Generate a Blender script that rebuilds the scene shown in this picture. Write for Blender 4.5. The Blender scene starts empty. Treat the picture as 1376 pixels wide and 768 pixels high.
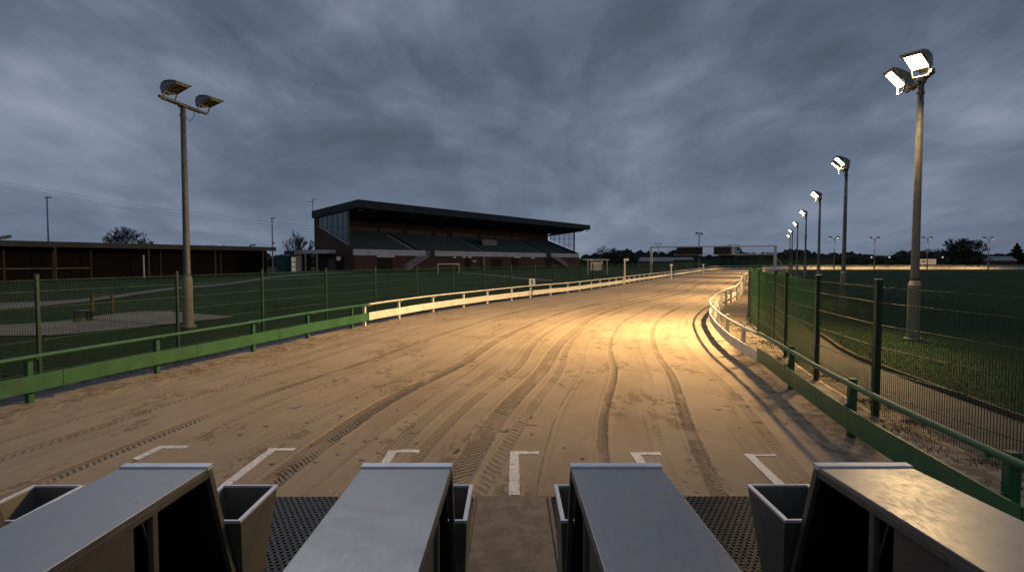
import bpy, math, random
import numpy as np
from mathutils import Vector, Matrix
random.seed(7); rng = np.random.default_rng(7)
R = math.radians
sc = bpy.context.scene
col = sc.collection

# ------------------------------------------------------------------ camera
CAM = Vector((0, 0, 2.8)); F = 760.0; PITCH = R(2.56); YAW = R(0.15)
cd = bpy.data.cameras.new('camera'); cam = bpy.data.objects.new('camera', cd); col.objects.link(cam)
cd.sensor_width = 36; cd.lens = F / 1376 * 36; cd.clip_start = 0.05; cd.clip_end = 3000
cam.location = CAM; cam.rotation_euler = (R(90) - PITCH, 0, -YAW)
sc.camera = cam

# ------------------------------------------------------------------ view, world, sun
sc.view_settings.view_transform = 'Standard'; sc.view_settings.look = 'None'
sc.view_settings.gamma = 1; sc.view_settings.exposure = 0.0
sc.view_settings.use_curve_mapping = False
sc.cycles.max_bounces = 6; sc.cycles.diffuse_bounces = 2; sc.cycles.glossy_bounces = 3
sc.cycles.transparent_max_bounces = 12
sc.cycles.sample_clamp_indirect = 2.0
sc.cycles.use_denoising = True
SUN_EL, SUN_AZ = R(3.0), R(200)
LAMP_W = 3300.0
SKY_GAIN = 1.42

w = bpy.data.worlds.new('World'); sc.world = w; w.use_nodes = True
nt = w.node_tree; nt.nodes.clear()


class NT:
    """small helper to write node expressions"""
    def __init__(s, tree): s.t = tree
    def n(s, typ, **k):
        nd = s.t.nodes.new(typ)
        for a, b in k.items(): setattr(nd, a, b)
        return nd
    def put(s, sock, v):
        if isinstance(v, bpy.types.NodeSocket): s.t.links.new(v, sock)
        else:
            if sock.type == 'RGBA' and len(v) == 3: v = (*v, 1)
            sock.default_value = v
    def m(s, op, a, b=None, c=None, clamp=False):
        nd = s.n('ShaderNodeMath', operation=op); nd.use_clamp = clamp
        s.put(nd.inputs[0], a)
        if b is not None: s.put(nd.inputs[1], b)
        if c is not None: s.put(nd.inputs[2], c)
        return nd.outputs[0]
    def vm(s, op, a, b=None):
        nd = s.n('ShaderNodeVectorMath', operation=op)
        s.put(nd.inputs[0], a)
        if b is not None: s.put(nd.inputs[1], b)
        return nd.outputs[0]
    def sep(s, v):
        nd = s.n('ShaderNodeSeparateXYZ'); s.put(nd.inputs[0], v); return nd.outputs
    def comb(s, x, y, z=0.0):
        nd = s.n('ShaderNodeCombineXYZ'); s.put(nd.inputs[0], x); s.put(nd.inputs[1], y); s.put(nd.inputs[2], z); return nd.outputs[0]
    def noise(s, v, scale, detail=4, rough=.55, dist=0.0):
        nd = s.n('ShaderNodeTexNoise'); s.put(nd.inputs['Vector'], v)
        s.put(nd.inputs['Scale'], scale); s.put(nd.inputs['Detail'], detail)
        s.put(nd.inputs['Roughness'], rough); s.put(nd.inputs['Distortion'], dist)
        return nd.outputs['Fac']
    def voro(s, v, scale, feature='F1'):
        nd = s.n('ShaderNodeTexVoronoi', feature=feature); s.put(nd.inputs['Vector'], v); s.put(nd.inputs['Scale'], scale)
        return nd.outputs['Distance']
    def ss(s, v, a, b, to0=0.0, to1=1.0):
        nd = s.n('ShaderNodeMapRange', interpolation_type='SMOOTHSTEP')
        s.put(nd.inputs[0], v); s.put(nd.inputs[1], a); s.put(nd.inputs[2], b); s.put(nd.inputs[3], to0); s.put(nd.inputs[4], to1)
        return nd.outputs[0]
    def mix(s, f, a, b, mode='MIX'):
        nd = s.n('ShaderNodeMix', data_type='RGBA', blend_type=mode)
        s.put(nd.inputs[0], f); s.put(nd.inputs[6], a); s.put(nd.inputs[7], b)
        return nd.outputs[2]
    def ramp(s, f, stops):
        nd = s.n('ShaderNodeValToRGB'); s.put(nd.inputs[0], f)
        e = nd.color_ramp.elements
        while len(e) < len(stops): e.new(0.5)
        for el, (p, c) in zip(e, stops): el.position = p; el.color = (*c, 1)
        return nd.outputs[0]
    def bump(s, h, strength, distance):
        nd = s.n('ShaderNodeBump'); s.put(nd.inputs['Strength'], strength); s.put(nd.inputs['Distance'], distance)
        s.put(nd.inputs['Height'], h); return nd.outputs[0]


W = NT(nt)
sky = W.n('ShaderNodeTexSky', sky_type='NISHITA'); sky.sun_disc = False
sky.sun_elevation = SUN_EL; sky.sun_rotation = SUN_AZ
tc = W.n('ShaderNodeTexCoord').outputs['Generated']
x, y, z = W.sep(tc)[:3]
zz = W.m('MAXIMUM', z, 0.0)
den = W.m('ADD', zz, 0.24)
px_, py_ = W.m('DIVIDE', x, den), W.m('DIVIDE', y, den)
pl = W.comb(px_, W.m('MULTIPLY', py_, 0.75), 0.0)
n_big = W.noise(W.vm('ADD', pl, (3.1, 1.7, 0)), 1.0, 7, .55, .6)
n_mid = W.noise(W.vm('ADD', pl, (9.3, 4.2, 0)), 2.6, 7, .55, .35)
streak = W.noise(W.comb(W.m('MULTIPLY', px_, 2.2), W.m('MULTIPLY', py_, .9), 2.0), 2.6, 5, .55, .3)
c = W.m('ADD', W.m('MULTIPLY', n_big, 0.58), W.m('MULTIPLY', n_mid, 0.28))
c = W.m('ADD', c, W.m('MULTIPLY', streak, 0.14))
cloud = W.ramp(c, [(0.38, (0.050, 0.061, 0.085)), (0.45, (0.073, 0.088, 0.123)), (0.51, (0.103, 0.120, 0.163)), (0.57, (0.150, 0.165, 0.213)), (0.645, (0.215, 0.225, 0.278))])
# thinner, evener, bluer air low down; heavier cloud overhead
low = W.ss(z, 0.0, 0.30, 1.0, 0.0)
horizon = (0.130, 0.160, 0.220)
cloud2 = W.mix(W.m('MULTIPLY', low, 0.45), cloud, horizon)
top = W.ss(z, 0.18, 0.62, 1.06, 0.88)
cloud3 = W.mix(1.0, cloud2, W.comb(top, top, top), 'MULTIPLY')
skyc = W.mix(1.0, sky.outputs[0], (0.05, 0.05, 0.05), 'MULTIPLY')
allc = W.mix(0.06, W.mix(1.0, cloud3, (0.92, 0.985, 1.03), 'MULTIPLY'), skyc)
bg = W.n('ShaderNodeBackground'); W.put(bg.inputs[0], allc); bg.inputs[1].default_value = SKY_GAIN
wo = W.n('ShaderNodeOutputWorld'); nt.links.new(bg.outputs[0], wo.inputs[0])

sl = bpy.data.lights.new('sun', 'SUN'); sl.energy = 0.35; sl.angle = R(40); sl.color = (0.95, 0.95, 1.0)
so = bpy.data.objects.new('sun', sl); col.objects.link(so)
so.rotation_euler = (R(48), 0, R(200))


# ------------------------------------------------------------------ camera ray helpers (pixels of the 1376x768 photo)
CP, SP = math.cos(PITCH), math.sin(PITCH)
def ray(px, py):
    a, b = (px - 688) / F, (384 - py) / F
    v = Vector((a, CP + b * SP, -SP + b * CP))
    return Matrix.Rotation(-YAW, 3, 'Z') @ v
def G(px, py, z=0.0):
    """point of the horizontal plane z seen at a pixel"""
    v = ray(px, py); t = (z - CAM.z) / v.z
    return CAM + v * t
def at(px, dist):
    """ground position at a depth and a pixel column"""
    v = ray(px, 350); t = dist / v.y
    return Vector((v.x * t, dist, 0))


# ------------------------------------------------------------------ scene graph helpers
def tag(o, label=None, cat=None, group=None, kind=None):
    if label: o['label'] = label
    if cat: o['category'] = cat
    if group: o['group'] = group
    if kind: o['kind'] = kind
    return o
def thing(name, label, cat, loc=(0, 0, 0), rz=0.0, group=None):
    o = bpy.data.objects.new(name, None); col.objects.link(o)
    o.location = loc; o.rotation_euler = (0, 0, rz); o.empty_display_size = .3
    return tag(o, label, cat, group)
def copy_tree(o, parent=None):
    c_ = o.copy(); col.objects.link(c_)
    c_.parent = parent
    for ch in list(o.children): copy_tree(ch, c_)
    return c_


class MB:
    def __init__(s): s.v = []; s.f = []; s.mi = []; s.uv = None; s.cur = 0
    def add(s, vs, fs):
        o = len(s.v); s.v += [tuple(p) for p in vs]
        for f in fs: s.f.append(tuple(i + o for i in f)); s.mi.append(s.cur)
    def box(s, c_, d, rz=0.0, m=None):
        hx, hy, hz = d[0] / 2, d[1] / 2, d[2] / 2
        vs = [Vector((a * hx, b * hy, e * hz)) for e in (-1, 1) for b in (-1, 1) for a in (-1, 1)]
        rot = Matrix.Rotation(rz, 3, 'Z') if m is None else m
        vs = [rot @ p + Vector(c_) for p in vs]
        s.add(vs, [(0, 2, 3, 1), (4, 5, 7, 6), (0, 1, 5, 4), (2, 6, 7, 3), (0, 4, 6, 2), (1, 3, 7, 5)])
        return s
    def hexa(s, b, t):
        """b, t: four bottom and four top corners, same order (counter-clockwise)"""
        s.add(list(b) + list(t), [(3, 2, 1, 0), (4, 5, 6, 7), (0, 1, 5, 4), (1, 2, 6, 5), (2, 3, 7, 6), (3, 0, 4, 7)])
        return s
    def bar(s, p0, p1, w_, h_, up=(0, 0, 1)):
        p0, p1 = Vector(p0), Vector(p1); d = (p1 - p0).normalized(); u = Vector(up)
        if abs(d.dot(u)) > .98: u = Vector((0, 1, 0))
        sd = d.cross(u).normalized() * (w_ / 2); uu = sd.cross(d).normalized() * (h_ / 2)
        s.hexa([p0 - sd - uu, p0 + sd - uu, p1 + sd - uu, p1 - sd - uu], [p0 - sd + uu, p0 + sd + uu, p1 + sd + uu, p1 - sd + uu])
        return s
    def tube(s, pts, r, n=8, caps=True):
        pts = [Vector(p) for p in pts]; rs = r if isinstance(r, (list, tuple)) else [r] * len(pts)
        o = len(s.v); k = len(pts)
        for i, p in enumerate(pts):
            d = (pts[min(i + 1, k - 1)] - pts[max(i - 1, 0)]).normalized()
            u = Vector((0, 0, 1)) if abs(d.z) < .95 else Vector((1, 0, 0))
            a = d.cross(u).normalized(); b = a.cross(d).normalized()
            for j in range(n):
                t = 2 * math.pi * j / n
                s.v.append(tuple(p + (a * math.cos(t) + b * math.sin(t)) * rs[i]))
        for i in range(k - 1):
            for j in range(n):
                j2 = (j + 1) % n
                s.f.append((o + i * n + j, o + i * n + j2, o + (i + 1) * n + j2, o + (i + 1) * n + j)); s.mi.append(s.cur)
        if caps:
            s.f.append(tuple(o + j for j in reversed(range(n)))); s.mi.append(s.cur)
            s.f.append(tuple(o + (k - 1) * n + j for j in range(n))); s.mi.append(s.cur)
        return s
    def prism(s, poly, ext):
        """poly: planar list of 3-D points, ext: extrusion vector"""
        n = len(poly); e = Vector(ext); poly = [Vector(p) for p in poly]
        s.add(poly + [p + e for p in poly], [tuple(reversed(range(n))), tuple(range(n, 2 * n))] + [(i, (i + 1) % n, n + (i + 1) % n, n + i) for i in range(n)])
        return s
    def build(s, name, mat, parent=None, world=False, smooth=False, bevel=0.0, fixn=True):
        me = bpy.data.meshes.new(name)
        off = Vector(parent.location) if (world and parent is not None) else None
        vs = s.v if off is None else [(p[0] - off.x, p[1] - off.y, p[2] - off.z) for p in s.v]
        me.from_pydata(vs, [], s.f)
        mats = mat if isinstance(mat, (list, tuple)) else [mat]
        for m_ in mats: me.materials.append(m_)
        if len(mats) > 1: me.polygons.foreach_set('material_index', s.mi)
        if smooth: me.polygons.foreach_set('use_smooth', [True] * len(me.polygons))
        me.update()
        if fixn and len(s.f) < 60000:
            import bmesh
            bm = bmesh.new(); bm.from_mesh(me); bmesh.ops.recalc_face_normals(bm, faces=bm.faces); bm.to_mesh(me); bm.free()
        o = bpy.data.objects.new(name, me); col.objects.link(o)
        if parent is not None: o.parent = parent
        if bevel:
            b = o.modifiers.new('b', 'BEVEL'); b.width = bevel; b.segments = 2; b.limit_method = 'ANGLE'
        return o


# ------------------------------------------------------------------ materials
def mat(name, c0, c1=None, rough=.7, metal=0.0, scale=4.0, bump=0.0, bscale=40.0, spec=.4, dirt=None, dscale=1.2, dlo=.55, dhi=.75, stretch=(1, 1, 1), rvar=0.0):
    m_ = bpy.data.materials.new(name); m_.use_nodes = True
    t = NT(m_.node_tree); b = m_.node_tree.nodes['Principled BSDF']
    co = t.n('ShaderNodeTexCoord').outputs['Object']
    co = t.vm('MULTIPLY', co, stretch)
    n = t.noise(co, scale, 6, .6)
    cc = t.mix(t.ss(n, .35, .68), c0, c1 or tuple(v * .75 for v in c0))
    if dirt is not None:
        dn = t.noise(t.vm('ADD', co, (4, 7, 2)), dscale, 8, .65)
        cc = t.mix(t.ss(dn, dlo, dhi), cc, dirt)
    t.put(b.inputs['Base Color'], cc)
    if rvar: t.put(b.inputs['Roughness'], t.ss(t.noise(co, scale * 1.7, 6, .6), .3, .7, rough - rvar, rough + rvar))
    else: b.inputs['Roughness'].default_value = rough
    b.inputs['Metallic'].default_value = metal; b.inputs['Specular IOR Level'].default_value = spec
    if bump: t.put(b.inputs['Normal'], t.bump(t.noise(co, bscale, 5, .6), 1.0, bump))
    return m_

GREEN = mat('rail_green_paint', (.030, .130, .050), (.022, .095, .038), .5, scale=3, bump=.002, dirt=(.09, .075, .05), dscale=5, dlo=.60, dhi=.74)
GREEN_D = mat('fence_green_coating', (.014, .050, .026), (.010, .036, .02), .5, scale=3)
WIRE = mat('fence_wire_green', (.026, .080, .042), (.016, .045, .025), .45, scale=3)
WHITE = mat('rail_white_paint', (.74, .70, .62), (.62, .57, .48), .55, scale=2, bump=.002, dirt=(.25, .19, .12), dscale=6, dlo=.58, dhi=.78)
GALV = mat('galvanised_steel', (.125, .13, .128), (.09, .092, .09), .6, .3, scale=6, bump=.001, dirt=(.15, .14, .12), dscale=2, rvar=.1)
CONCR = mat('pale_concrete_sleeve', (.19, .19, .18), (.14, .14, .13), .85, scale=5, bump=.003)
LAMPBODY = mat('lamp_housing', (.28, .29, .28), (.18, .19, .18), .5, .4, scale=8)
LAMPGLASS_OFF = mat('unlit_lamp_glass', (.07, .062, .030), (.04, .036, .02), .25, .0, scale=5)
BLACK = mat('black_rubber', (.012, .012, .013), (.022, .021, .02), .36, scale=9, bump=.003, bscale=60, dirt=(.12, .09, .06), dscale=4, dlo=.62, dhi=.8)
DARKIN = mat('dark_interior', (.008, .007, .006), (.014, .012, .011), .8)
ROOFG = mat('roof_cladding', (.030, .040, .040), (.02, .027, .028), .6, scale=1.5, stretch=(1, 1, 1))
BRICK = None


def emis(name, c_, s_):
    m_ = bpy.data.materials.new(name); m_.use_nodes = True
    b = m_.node_tree.nodes['Principled BSDF']; b.inputs['Base Color'].default_value = (.8, .8, .8, 1)
    b.inputs['Emission Color'].default_value = (*c_, 1); b.inputs['Emission Strength'].default_value = s_
    return m_
LENS_ON = emis('lit_lamp_lens', (1, .80, .50), 25)
SIGNW = mat('white_sign', (.75, .74, .72), (.68, .66, .63), .6)
REDP = mat('red_paint', (.4, .06, .05))
INK = mat('black_sign_paint', (.02, .02, .02))


def metal_sheet(name, c0, c1, rough, metal):
    m_ = bpy.data.materials.new(name); m_.use_nodes = True
    t = NT(m_.node_tree); b = m_.node_tree.nodes['Principled BSDF']
    co = t.n('ShaderNodeTexCoord').outputs['Object']
    info = t.n('ShaderNodeObjectInfo').outputs['Random']
    co = t.vm('ADD', co, t.comb(t.m('MULTIPLY', info, 37.0), t.m('MULTIPLY', info, 11.0), 0.0))
    big = t.noise(co, 2.2, 7, .62, .6); fine = t.noise(t.vm('MULTIPLY', co, (3, 1, 1)), 14, 6, .7)
    cc = t.mix(t.ss(big, .36, .66), c0, c1)
    # smears, scratches and rust specks that belong to the sheet
    scr = t.noise(t.vm('MULTIPLY', co, (1.0, 9, 1)), 7, 3, .5, 1.8)
    cc = t.mix(t.m('MULTIPLY', t.ss(scr, .67, .72), .18), cc, (.62, .62, .60))
    sp = t.voro(co, 4.5); spn = t.noise(co, 3.3, 2)
    spot = t.m('MULTIPLY', t.ss(sp, .060, .025), t.ss(spn, .40, .46))
    cc = t.mix(t.m('MULTIPLY', spot, .85), cc, (.07, .055, .04))
    dn = t.noise(t.vm('ADD', co, (3, 3, 3)), 5.5, 9, .72)
    cc = t.mix(t.m('MULTIPLY', t.ss(dn, .58, .76), .35), cc, (.16, .14, .11))
    t.put(b.inputs['Base Color'], cc)
    r = t.m('ADD', t.ss(big, .3, .7, rough - .02, rough + .05), t.m('MULTIPLY', t.ss(fine, .35, .7), .10))
    t.put(b.inputs['Roughness'], t.m('ADD', r, t.m('MULTIPLY', spot, .3)))
    t.put(b.inputs['Metallic'], t.m('SUBTRACT', metal, t.m('MULTIPLY', spot, metal)))
    h = t.m('ADD', t.m('MULTIPLY', t.noise(co, 1.8, 2, .5), 1.0), t.m('MULTIPLY', fine, .03))
    t.put(b.inputs['Normal'], t.bump(h, 1.0, .0014))
    return m_
SHEET = metal_sheet('stainless_top_sheet', (.34, .335, .325), (.31, .305, .297), .33, .8)
SIDESH = metal_sheet('galvanised_side_sheet', (.20, .18, .15), (.14, .128, .105), .50, .55)
TRIM = metal_sheet('pale_edge_trim', (.80, .81, .84), (.66, .67, .70), .45, .35)
TRAYM = metal_sheet('tray_sheet', (.25, .235, .205), (.18, .17, .145), .45, .5)


# ------------------------------------------------------------------ track geometry
def catmull(P, step=.5):
    P = [Vector((p[0], p[1])) for p in P]; out = []
    Q = [2 * P[0] - P[1]] + P + [2 * P[-1] - P[-2]]
    for i in range(1, len(Q) - 2):
        n = max(2, int((Q[i + 1] - Q[i]).length / step))
        for k in range(n):
            t = k / n
            out.append(.5 * ((2 * Q[i]) + (-Q[i - 1] + Q[i + 1]) * t + (2 * Q[i - 1] - 5 * Q[i] + 4 * Q[i + 1] - Q[i + 2]) * t * t + (-Q[i - 1] + 3 * Q[i] - 3 * Q[i + 1] + Q[i + 2]) * t ** 3))
    out.append(P[-1]); return np.array([(p.x, p.y) for p in out])
def resample(a, step):
    d = np.hypot(*np.diff(a, axis=0).T); s_ = np.concatenate([[0], np.cumsum(d)])
    n = int(s_[-1] / step); q = np.linspace(0, s_[-1], n + 1)
    return np.stack([np.interp(q, s_, a[:, 0]), np.interp(q, s_, a[:, 1])], 1)
def smooth(a, k):
    for _ in range(k):
        b = a.copy(); b[1:-1] = (a[:-2] + 2 * a[1:-1] + a[2:]) / 4; a = b
    return a

pix = [(1376, 631), (1262, 577), (1112, 503), (1026, 451.5), (997, 440), (968.6, 423), (953, 407), (957, 398.7), (971.5, 390), (991.5, 381.5)]
near = [(lambda g: (g.x, g.y))(G(p, q, .93)) for p, q in pix]
inner_pts = [(4.15, -9), (4.2, -3), (4.3, 1.5)] + near + [(29, 70.5), (41, 97), (52, 121), (62, 143), (71, 160), (82, 172), (97, 179), (115, 181.5), (140, 182), (330, 182)]
INNER = smooth(resample(catmull(inner_pts), .5), 12)
INNER = resample(INNER, .5)
d_ = np.gradient(INNER, axis=0); d_ /= np.hypot(d_[:, 0], d_[:, 1])[:, None]
d_ = smooth(d_, 10)
NORM = np.stack([-d_[:, 1], d_[:, 0]], 1)                      # to the left of travel = towards the outer rail
NORM /= np.hypot(NORM[:, 0], NORM[:, 1])[:, None]
SARC = np.arange(len(INNER)) * .5
def Wd(s_): return np.interp(s_, [0, 18, 40, 70, 120, 600], [14.6, 14.6, 13.6, 12.6, 12.0, 12.0])
def off(u, i0=0, i1=None, frac=None):
    """curve at lateral offset u metres (or u beyond the outer rail when frac)"""
    uu = (Wd(SARC) + u) if frac else np.full(len(SARC), float(u))
    c_ = INNER + NORM * uu[:, None]
    return c_[i0:i1]

def ribbon(name, rows, mat_, z=0.0, zf=None, uvs=None, label=None, kind='structure', nrm_up=True):
    """rows: list of equal-length (N,2) curves from right to left; uvs: list of (N,2)"""
    m_ = len(rows); n = len(rows[0])
    V = np.zeros((m_, n, 3)); 
    for i, r in enumerate(rows): V[i, :, :2] = r
    V[:, :, 2] = z if zf is None else zf(V[:, :, 0], V[:, :, 1]) + z
    idx = np.arange(m_ * n).reshape(m_, n)
    Fc = np.stack([idx[:-1, :-1], idx[:-1, 1:], idx[1:, 1:], idx[1:, :-1]], -1).reshape(-1, 4)
    me = bpy.data.meshes.new(name); me.from_pydata(V.reshape(-1, 3).tolist(), [], Fc.tolist())
    me.materials.append(mat_)
    if uvs is not None:
        U = np.stack(uvs).reshape(-1, 2); l = me.uv_layers.new(name='UVMap')
        li = np.zeros(len(me.loops), int); me.loops.foreach_get('vertex_index', li)
        l.data.foreach_set('uv', U[li].ravel())
    me.polygons.foreach_set('use_smooth', [True] * len(me.polygons)); me.update()
    o = bpy.data.objects.new(name, me); col.objects.link(o)
    if kind: o['kind'] = kind
    if label: o['label'] = label
    return o


# --- sand of the track: wheel ruts and tread are real relief, computed here
_tab = np.random.default_rng(99).random((256, 256))
def vnoise(x_, y_):
    xi, yi = np.floor(x_).astype(int), np.floor(y_).astype(int); fx, fy = x_ - xi, y_ - yi
    fx, fy = fx * fx * (3 - 2 * fx), fy * fy * (3 - 2 * fy)
    g = lambda i, j: _tab[i & 255, j & 255]
    return (g(xi, yi) * (1 - fx) + g(xi + 1, yi) * fx) * (1 - fy) + (g(xi, yi + 1) * (1 - fx) + g(xi + 1, yi + 1) * fx) * fy
def fbm(x_, y_, o=4, g=.55):
    r_, a_, t_ = 0.0, 1.0, 0.0
    for k in range(o): r_ = r_ + a_ * vnoise(x_ * 2 ** k + 17.3 * k, y_ * 2 ** k + 5.1 * k); t_ += a_; a_ *= g
    return r_ / t_
def sst(v, a, b): t_ = np.clip((v - a) / (b - a), 0, 1); return t_ * t_ * (3 - 2 * t_)
# (u0, half width, tread period, slant, strength, chevron, roughness, gap low, gap high)
BANDS = [(10.75, .16, .085, .7, .75, 1), (10.1, .07, .21, .5, .50, 0), (7.95, .20, .085, .9, 1.0, 1), (7.5, .06, .09, .3, .35, 0), (6.9, .16, .10, -1.1, .42, 1),
         (6.4, .13, .17, 1.6, .65, 0), (5.72, .20, .12, .8, 1.0, 0), (5.28, .12, .15, -.9, .45, 0), (3.85, .095, .085, .9, .95, 1), (2.35, .115, .085, -.9, 1.0, 1),
         (2.95, .07, .19, .6, .30, 0), (4.62, .02, .08, .2, .55, 0), (1.3, .12, .12, 1.0, .40, 1), (12.3, .16, .12, 1.0, .40, 1), (13.1, .10, .12, 1.0, .30, 1), (9.1, .03, .10, .2, .30, 0), (8.9, .13, .13, 1.0, .25, 1)]
def relief(u, s_, fine=True):
    """returns (height in metres, disturbed-sand amount 0..1) at lateral u, distance s along the track"""
    u1 = u + (fbm(s_ * .05, s_ * 0 + 3.3, 2) - .5) * .6
    brk = fbm(u * 2.6, s_ * 1.3, 4); b2 = fbm(u * 9 + 40, s_ * 9, 3) if fine else .5
    dark = np.zeros_like(u); hh = np.zeros_like(u)
    for k, (u0, hw, per, sl_, st_, chev) in enumerate(BANDS):
        du = u1 + (fbm(s_ * .10, s_ * 0 + k * 7.7, 2) - .5) * .5 - u0
        ad = np.abs(du); edge = ad + (b2 - .5) * .045
        mask = sst(edge, hw, hw * .78)
        fade = .25 + .75 * sst(fbm(s_ * .33, s_ * 0 + k * 11.1, 3), .22, .42); loc = mask * fade * (.35 + .65 * sst(brk, .25, .45))
        if fine:
            ph = s_ / per + (ad if chev else du) * sl_ / per + b2 * .5
            sn = sst(np.sin(ph * 2 * np.pi), -.1, .6)
        else: sn = .25 + .5 * sst(fbm(u * 22, s_ * 1.1 + k, 2), .35, .6)
        dark += loc * (sn * .80 + .10) * st_
        lip = np.exp(-((edge - hw * 1.12) / .03) ** 2) * fade
        hh += -loc * st_ * (.007 + .013 * sn) + lip * .008 * st_
    scu = sst(fbm(u * 1.7 + 9, s_ * .6, 3), .56, .68) * (sst(fbm(u * 8, s_ * 5 + 3, 4, .65), .50, .60) if fine else .4)
    verge = np.maximum(sst(u + (fbm(u, s_ * .8, 3) - .5) * 2, 1.0, .1), sst(u + (fbm(u + 5, s_ * .8, 3) - .5) * 2, 13.0, 14.6))
    lump = fbm(u * 5, s_ * 5, 4, .6) - .5 if fine else 0.0
    hh += -.008 * scu + verge * lump * .05 + (fbm(u * .9, s_ * .5, 3) - .5) * .016 + (lump * .006)
    # stray clods and hoof-sized dents
    if fine:
        cl = sst(vnoise(u * 7 + 31, s_ * 7), .90, .97) * sst(fbm(u * .8 + 50, s_ * .5, 2), .46, .58); hh += -cl * .012; dark = np.maximum(dark, cl * .8)
    dark = np.clip(np.maximum(dark, scu * .42), 0, 1)
    dark = np.maximum(dark, verge * (sst(lump + .5, .50, .66) * .5 if fine else .2))
    return hh, dark
def sand_material():
    m_ = bpy.data.materials.new('track_sand'); m_.use_nodes = True
    t = NT(m_.node_tree); b = m_.node_tree.nodes['Principled BSDF']
    uv = t.n('ShaderNodeTexCoord').outputs['UV']
    u, s_, _ = t.sep(uv)[:3]
    geo = t.n('ShaderNodeNewGeometry').outputs['Position']
    at_ = t.n('ShaderNodeAttribute'); at_.attribute_name = 'disturbed'; d = at_.outputs['Fac']
    base = t.mix(t.ss(t.noise(geo, .45, 5, .6), .36, .66), (.44, .35, .25), (.375, .295, .208))
    base = t.mix(t.m('MULTIPLY', t.ss(t.noise(t.comb(t.m('MULTIPLY', u, 1.0), t.m('MULTIPLY', s_, .16)), 1.1, 6, .65), .48, .68), .5), base, (.27, .205, .138))
    drag = t.noise(t.comb(t.m('MULTIPLY', u, 8.0), t.m('MULTIPLY', s_, .09)), 1.0, 4, .65)
    base = t.mix(t.m('MULTIPLY', t.ss(drag, .58, .70), .35), base, (.15, .10, .06))
    base = t.mix(t.m('MULTIPLY', t.noise(geo, 60, 3, .7), .4), base, (.22, .15, .09))
    cc = t.mix(d, base, (.075, .052, .033))
    t.put(b.inputs['Base Color'], cc)
    b.inputs['Roughness'].default_value = .92; b.inputs['Specular IOR Level'].default_value = .12
    H = t.m('ADD', t.m('MULTIPLY', t.noise(geo, 38, 4, .7), .35), t.m('MULTIPLY', t.noise(geo, 4.0, 3, .6), .6))
    t.put(b.inputs['Normal'], t.bump(H, 1.0, .010))
    return m_
SAND = sand_material()
Wv = Wd(SARC)
def sand_zone(name, s0, s1, ds, nu, fine, z=0.0, flat=False):
    S_ = np.arange(s0, s1 + ds * .5, ds)
    fr = np.concatenate([np.linspace(-1.62, 0, max(4, int(nu * .11)), endpoint=False), np.linspace(0, 1, nu), [1.03]])
    ix = np.interp(S_, SARC, INNER[:, 0]); iy = np.interp(S_, SARC, INNER[:, 1]); nx_ = np.interp(S_, SARC, NORM[:, 0]); ny_ = np.interp(S_, SARC, NORM[:, 1]); Wl = Wd(S_)
    off_ = np.where(fr[:, None] < 0, fr[:, None], fr[:, None] * Wl[None]); U = np.where(fr[:, None] < 0, fr[:, None], 14.8 * fr[:, None]) + 0 * Wl[None]
    Sg = S_[None] + 0 * off_
    if flat: hh, dk = 0 * U, 0 * U
    else: hh, dk = relief(U, Sg, fine)
    V = np.stack([ix[None] + nx_[None] * off_, iy[None] + ny_[None] * off_, hh + z], -1).reshape(-1, 3)
    m_, n = U.shape; idx = np.arange(m_ * n, dtype=np.int32).reshape(m_, n)
    Fc = np.stack([idx[:-1, :-1], idx[:-1, 1:], idx[1:, 1:], idx[1:, :-1]], -1).reshape(-1, 4)
    return V, Fc, np.stack([U, Sg], -1).reshape(-1, 2), dk.ravel()
s_of = lambda yv: SARC[idx_at_y(INNER, yv)]
def idx_at_y(curve, yv):
    return int(np.argmin(np.abs(curve[:400, 1] - yv) + (curve[:400, 1] < -20) * 1e3))
sA, sM, sB, sC = s_of(3.5), s_of(14), s_of(27), s_of(60)
parts = [sand_zone('a', sA, sM, .0155, 960, True), sand_zone('a2', sM, sB, .026, 420, True), sand_zone('b', sB, sC, .06, 260, False), sand_zone('c', sC, SARC[-1], .5, 40, False), sand_zone('d', 0, sA, .5, 40, False), sand_zone('u', 0, sC, .5, 12, False, -.022, True)]
Vv, Ff, Uu, Dk, o_ = [], [], [], [], 0
for (v_, f_, u_, k_) in parts: Vv.append(v_); Ff.append(f_ + o_); Uu.append(u_); Dk.append(k_); o_ += len(v_)
Vv, Ff, Uu, Dk = map(np.concatenate, (Vv, Ff, Uu, Dk))
me = bpy.data.meshes.new('sand_track'); nF = len(Ff)
me.vertices.add(len(Vv)); me.vertices.foreach_set('co', Vv.astype(np.float32).ravel()); me.loops.add(nF * 4); me.loops.foreach_set('vertex_index', Ff.astype(np.int32).ravel())
me.polygons.add(nF); me.polygons.foreach_set('loop_start', np.arange(0, 4 * nF, 4, dtype=np.int32)); me.polygons.foreach_set('loop_total', np.full(nF, 4, dtype=np.int32))
me.polygons.foreach_set('use_smooth', np.ones(nF, bool))
l_ = me.uv_layers.new(name='UVMap'); l_.data.foreach_set('uv', Uu[Ff.ravel()].astype(np.float32).ravel())
at_ = me.attributes.new('disturbed', 'FLOAT', 'POINT'); at_.data.foreach_set('value', Dk.astype(np.float32))
me.materials.append(SAND); me.update(); me.validate()
so_ = bpy.data.objects.new('sand_track', me); col.objects.link(so_); so_['kind'] = 'structure'
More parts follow.
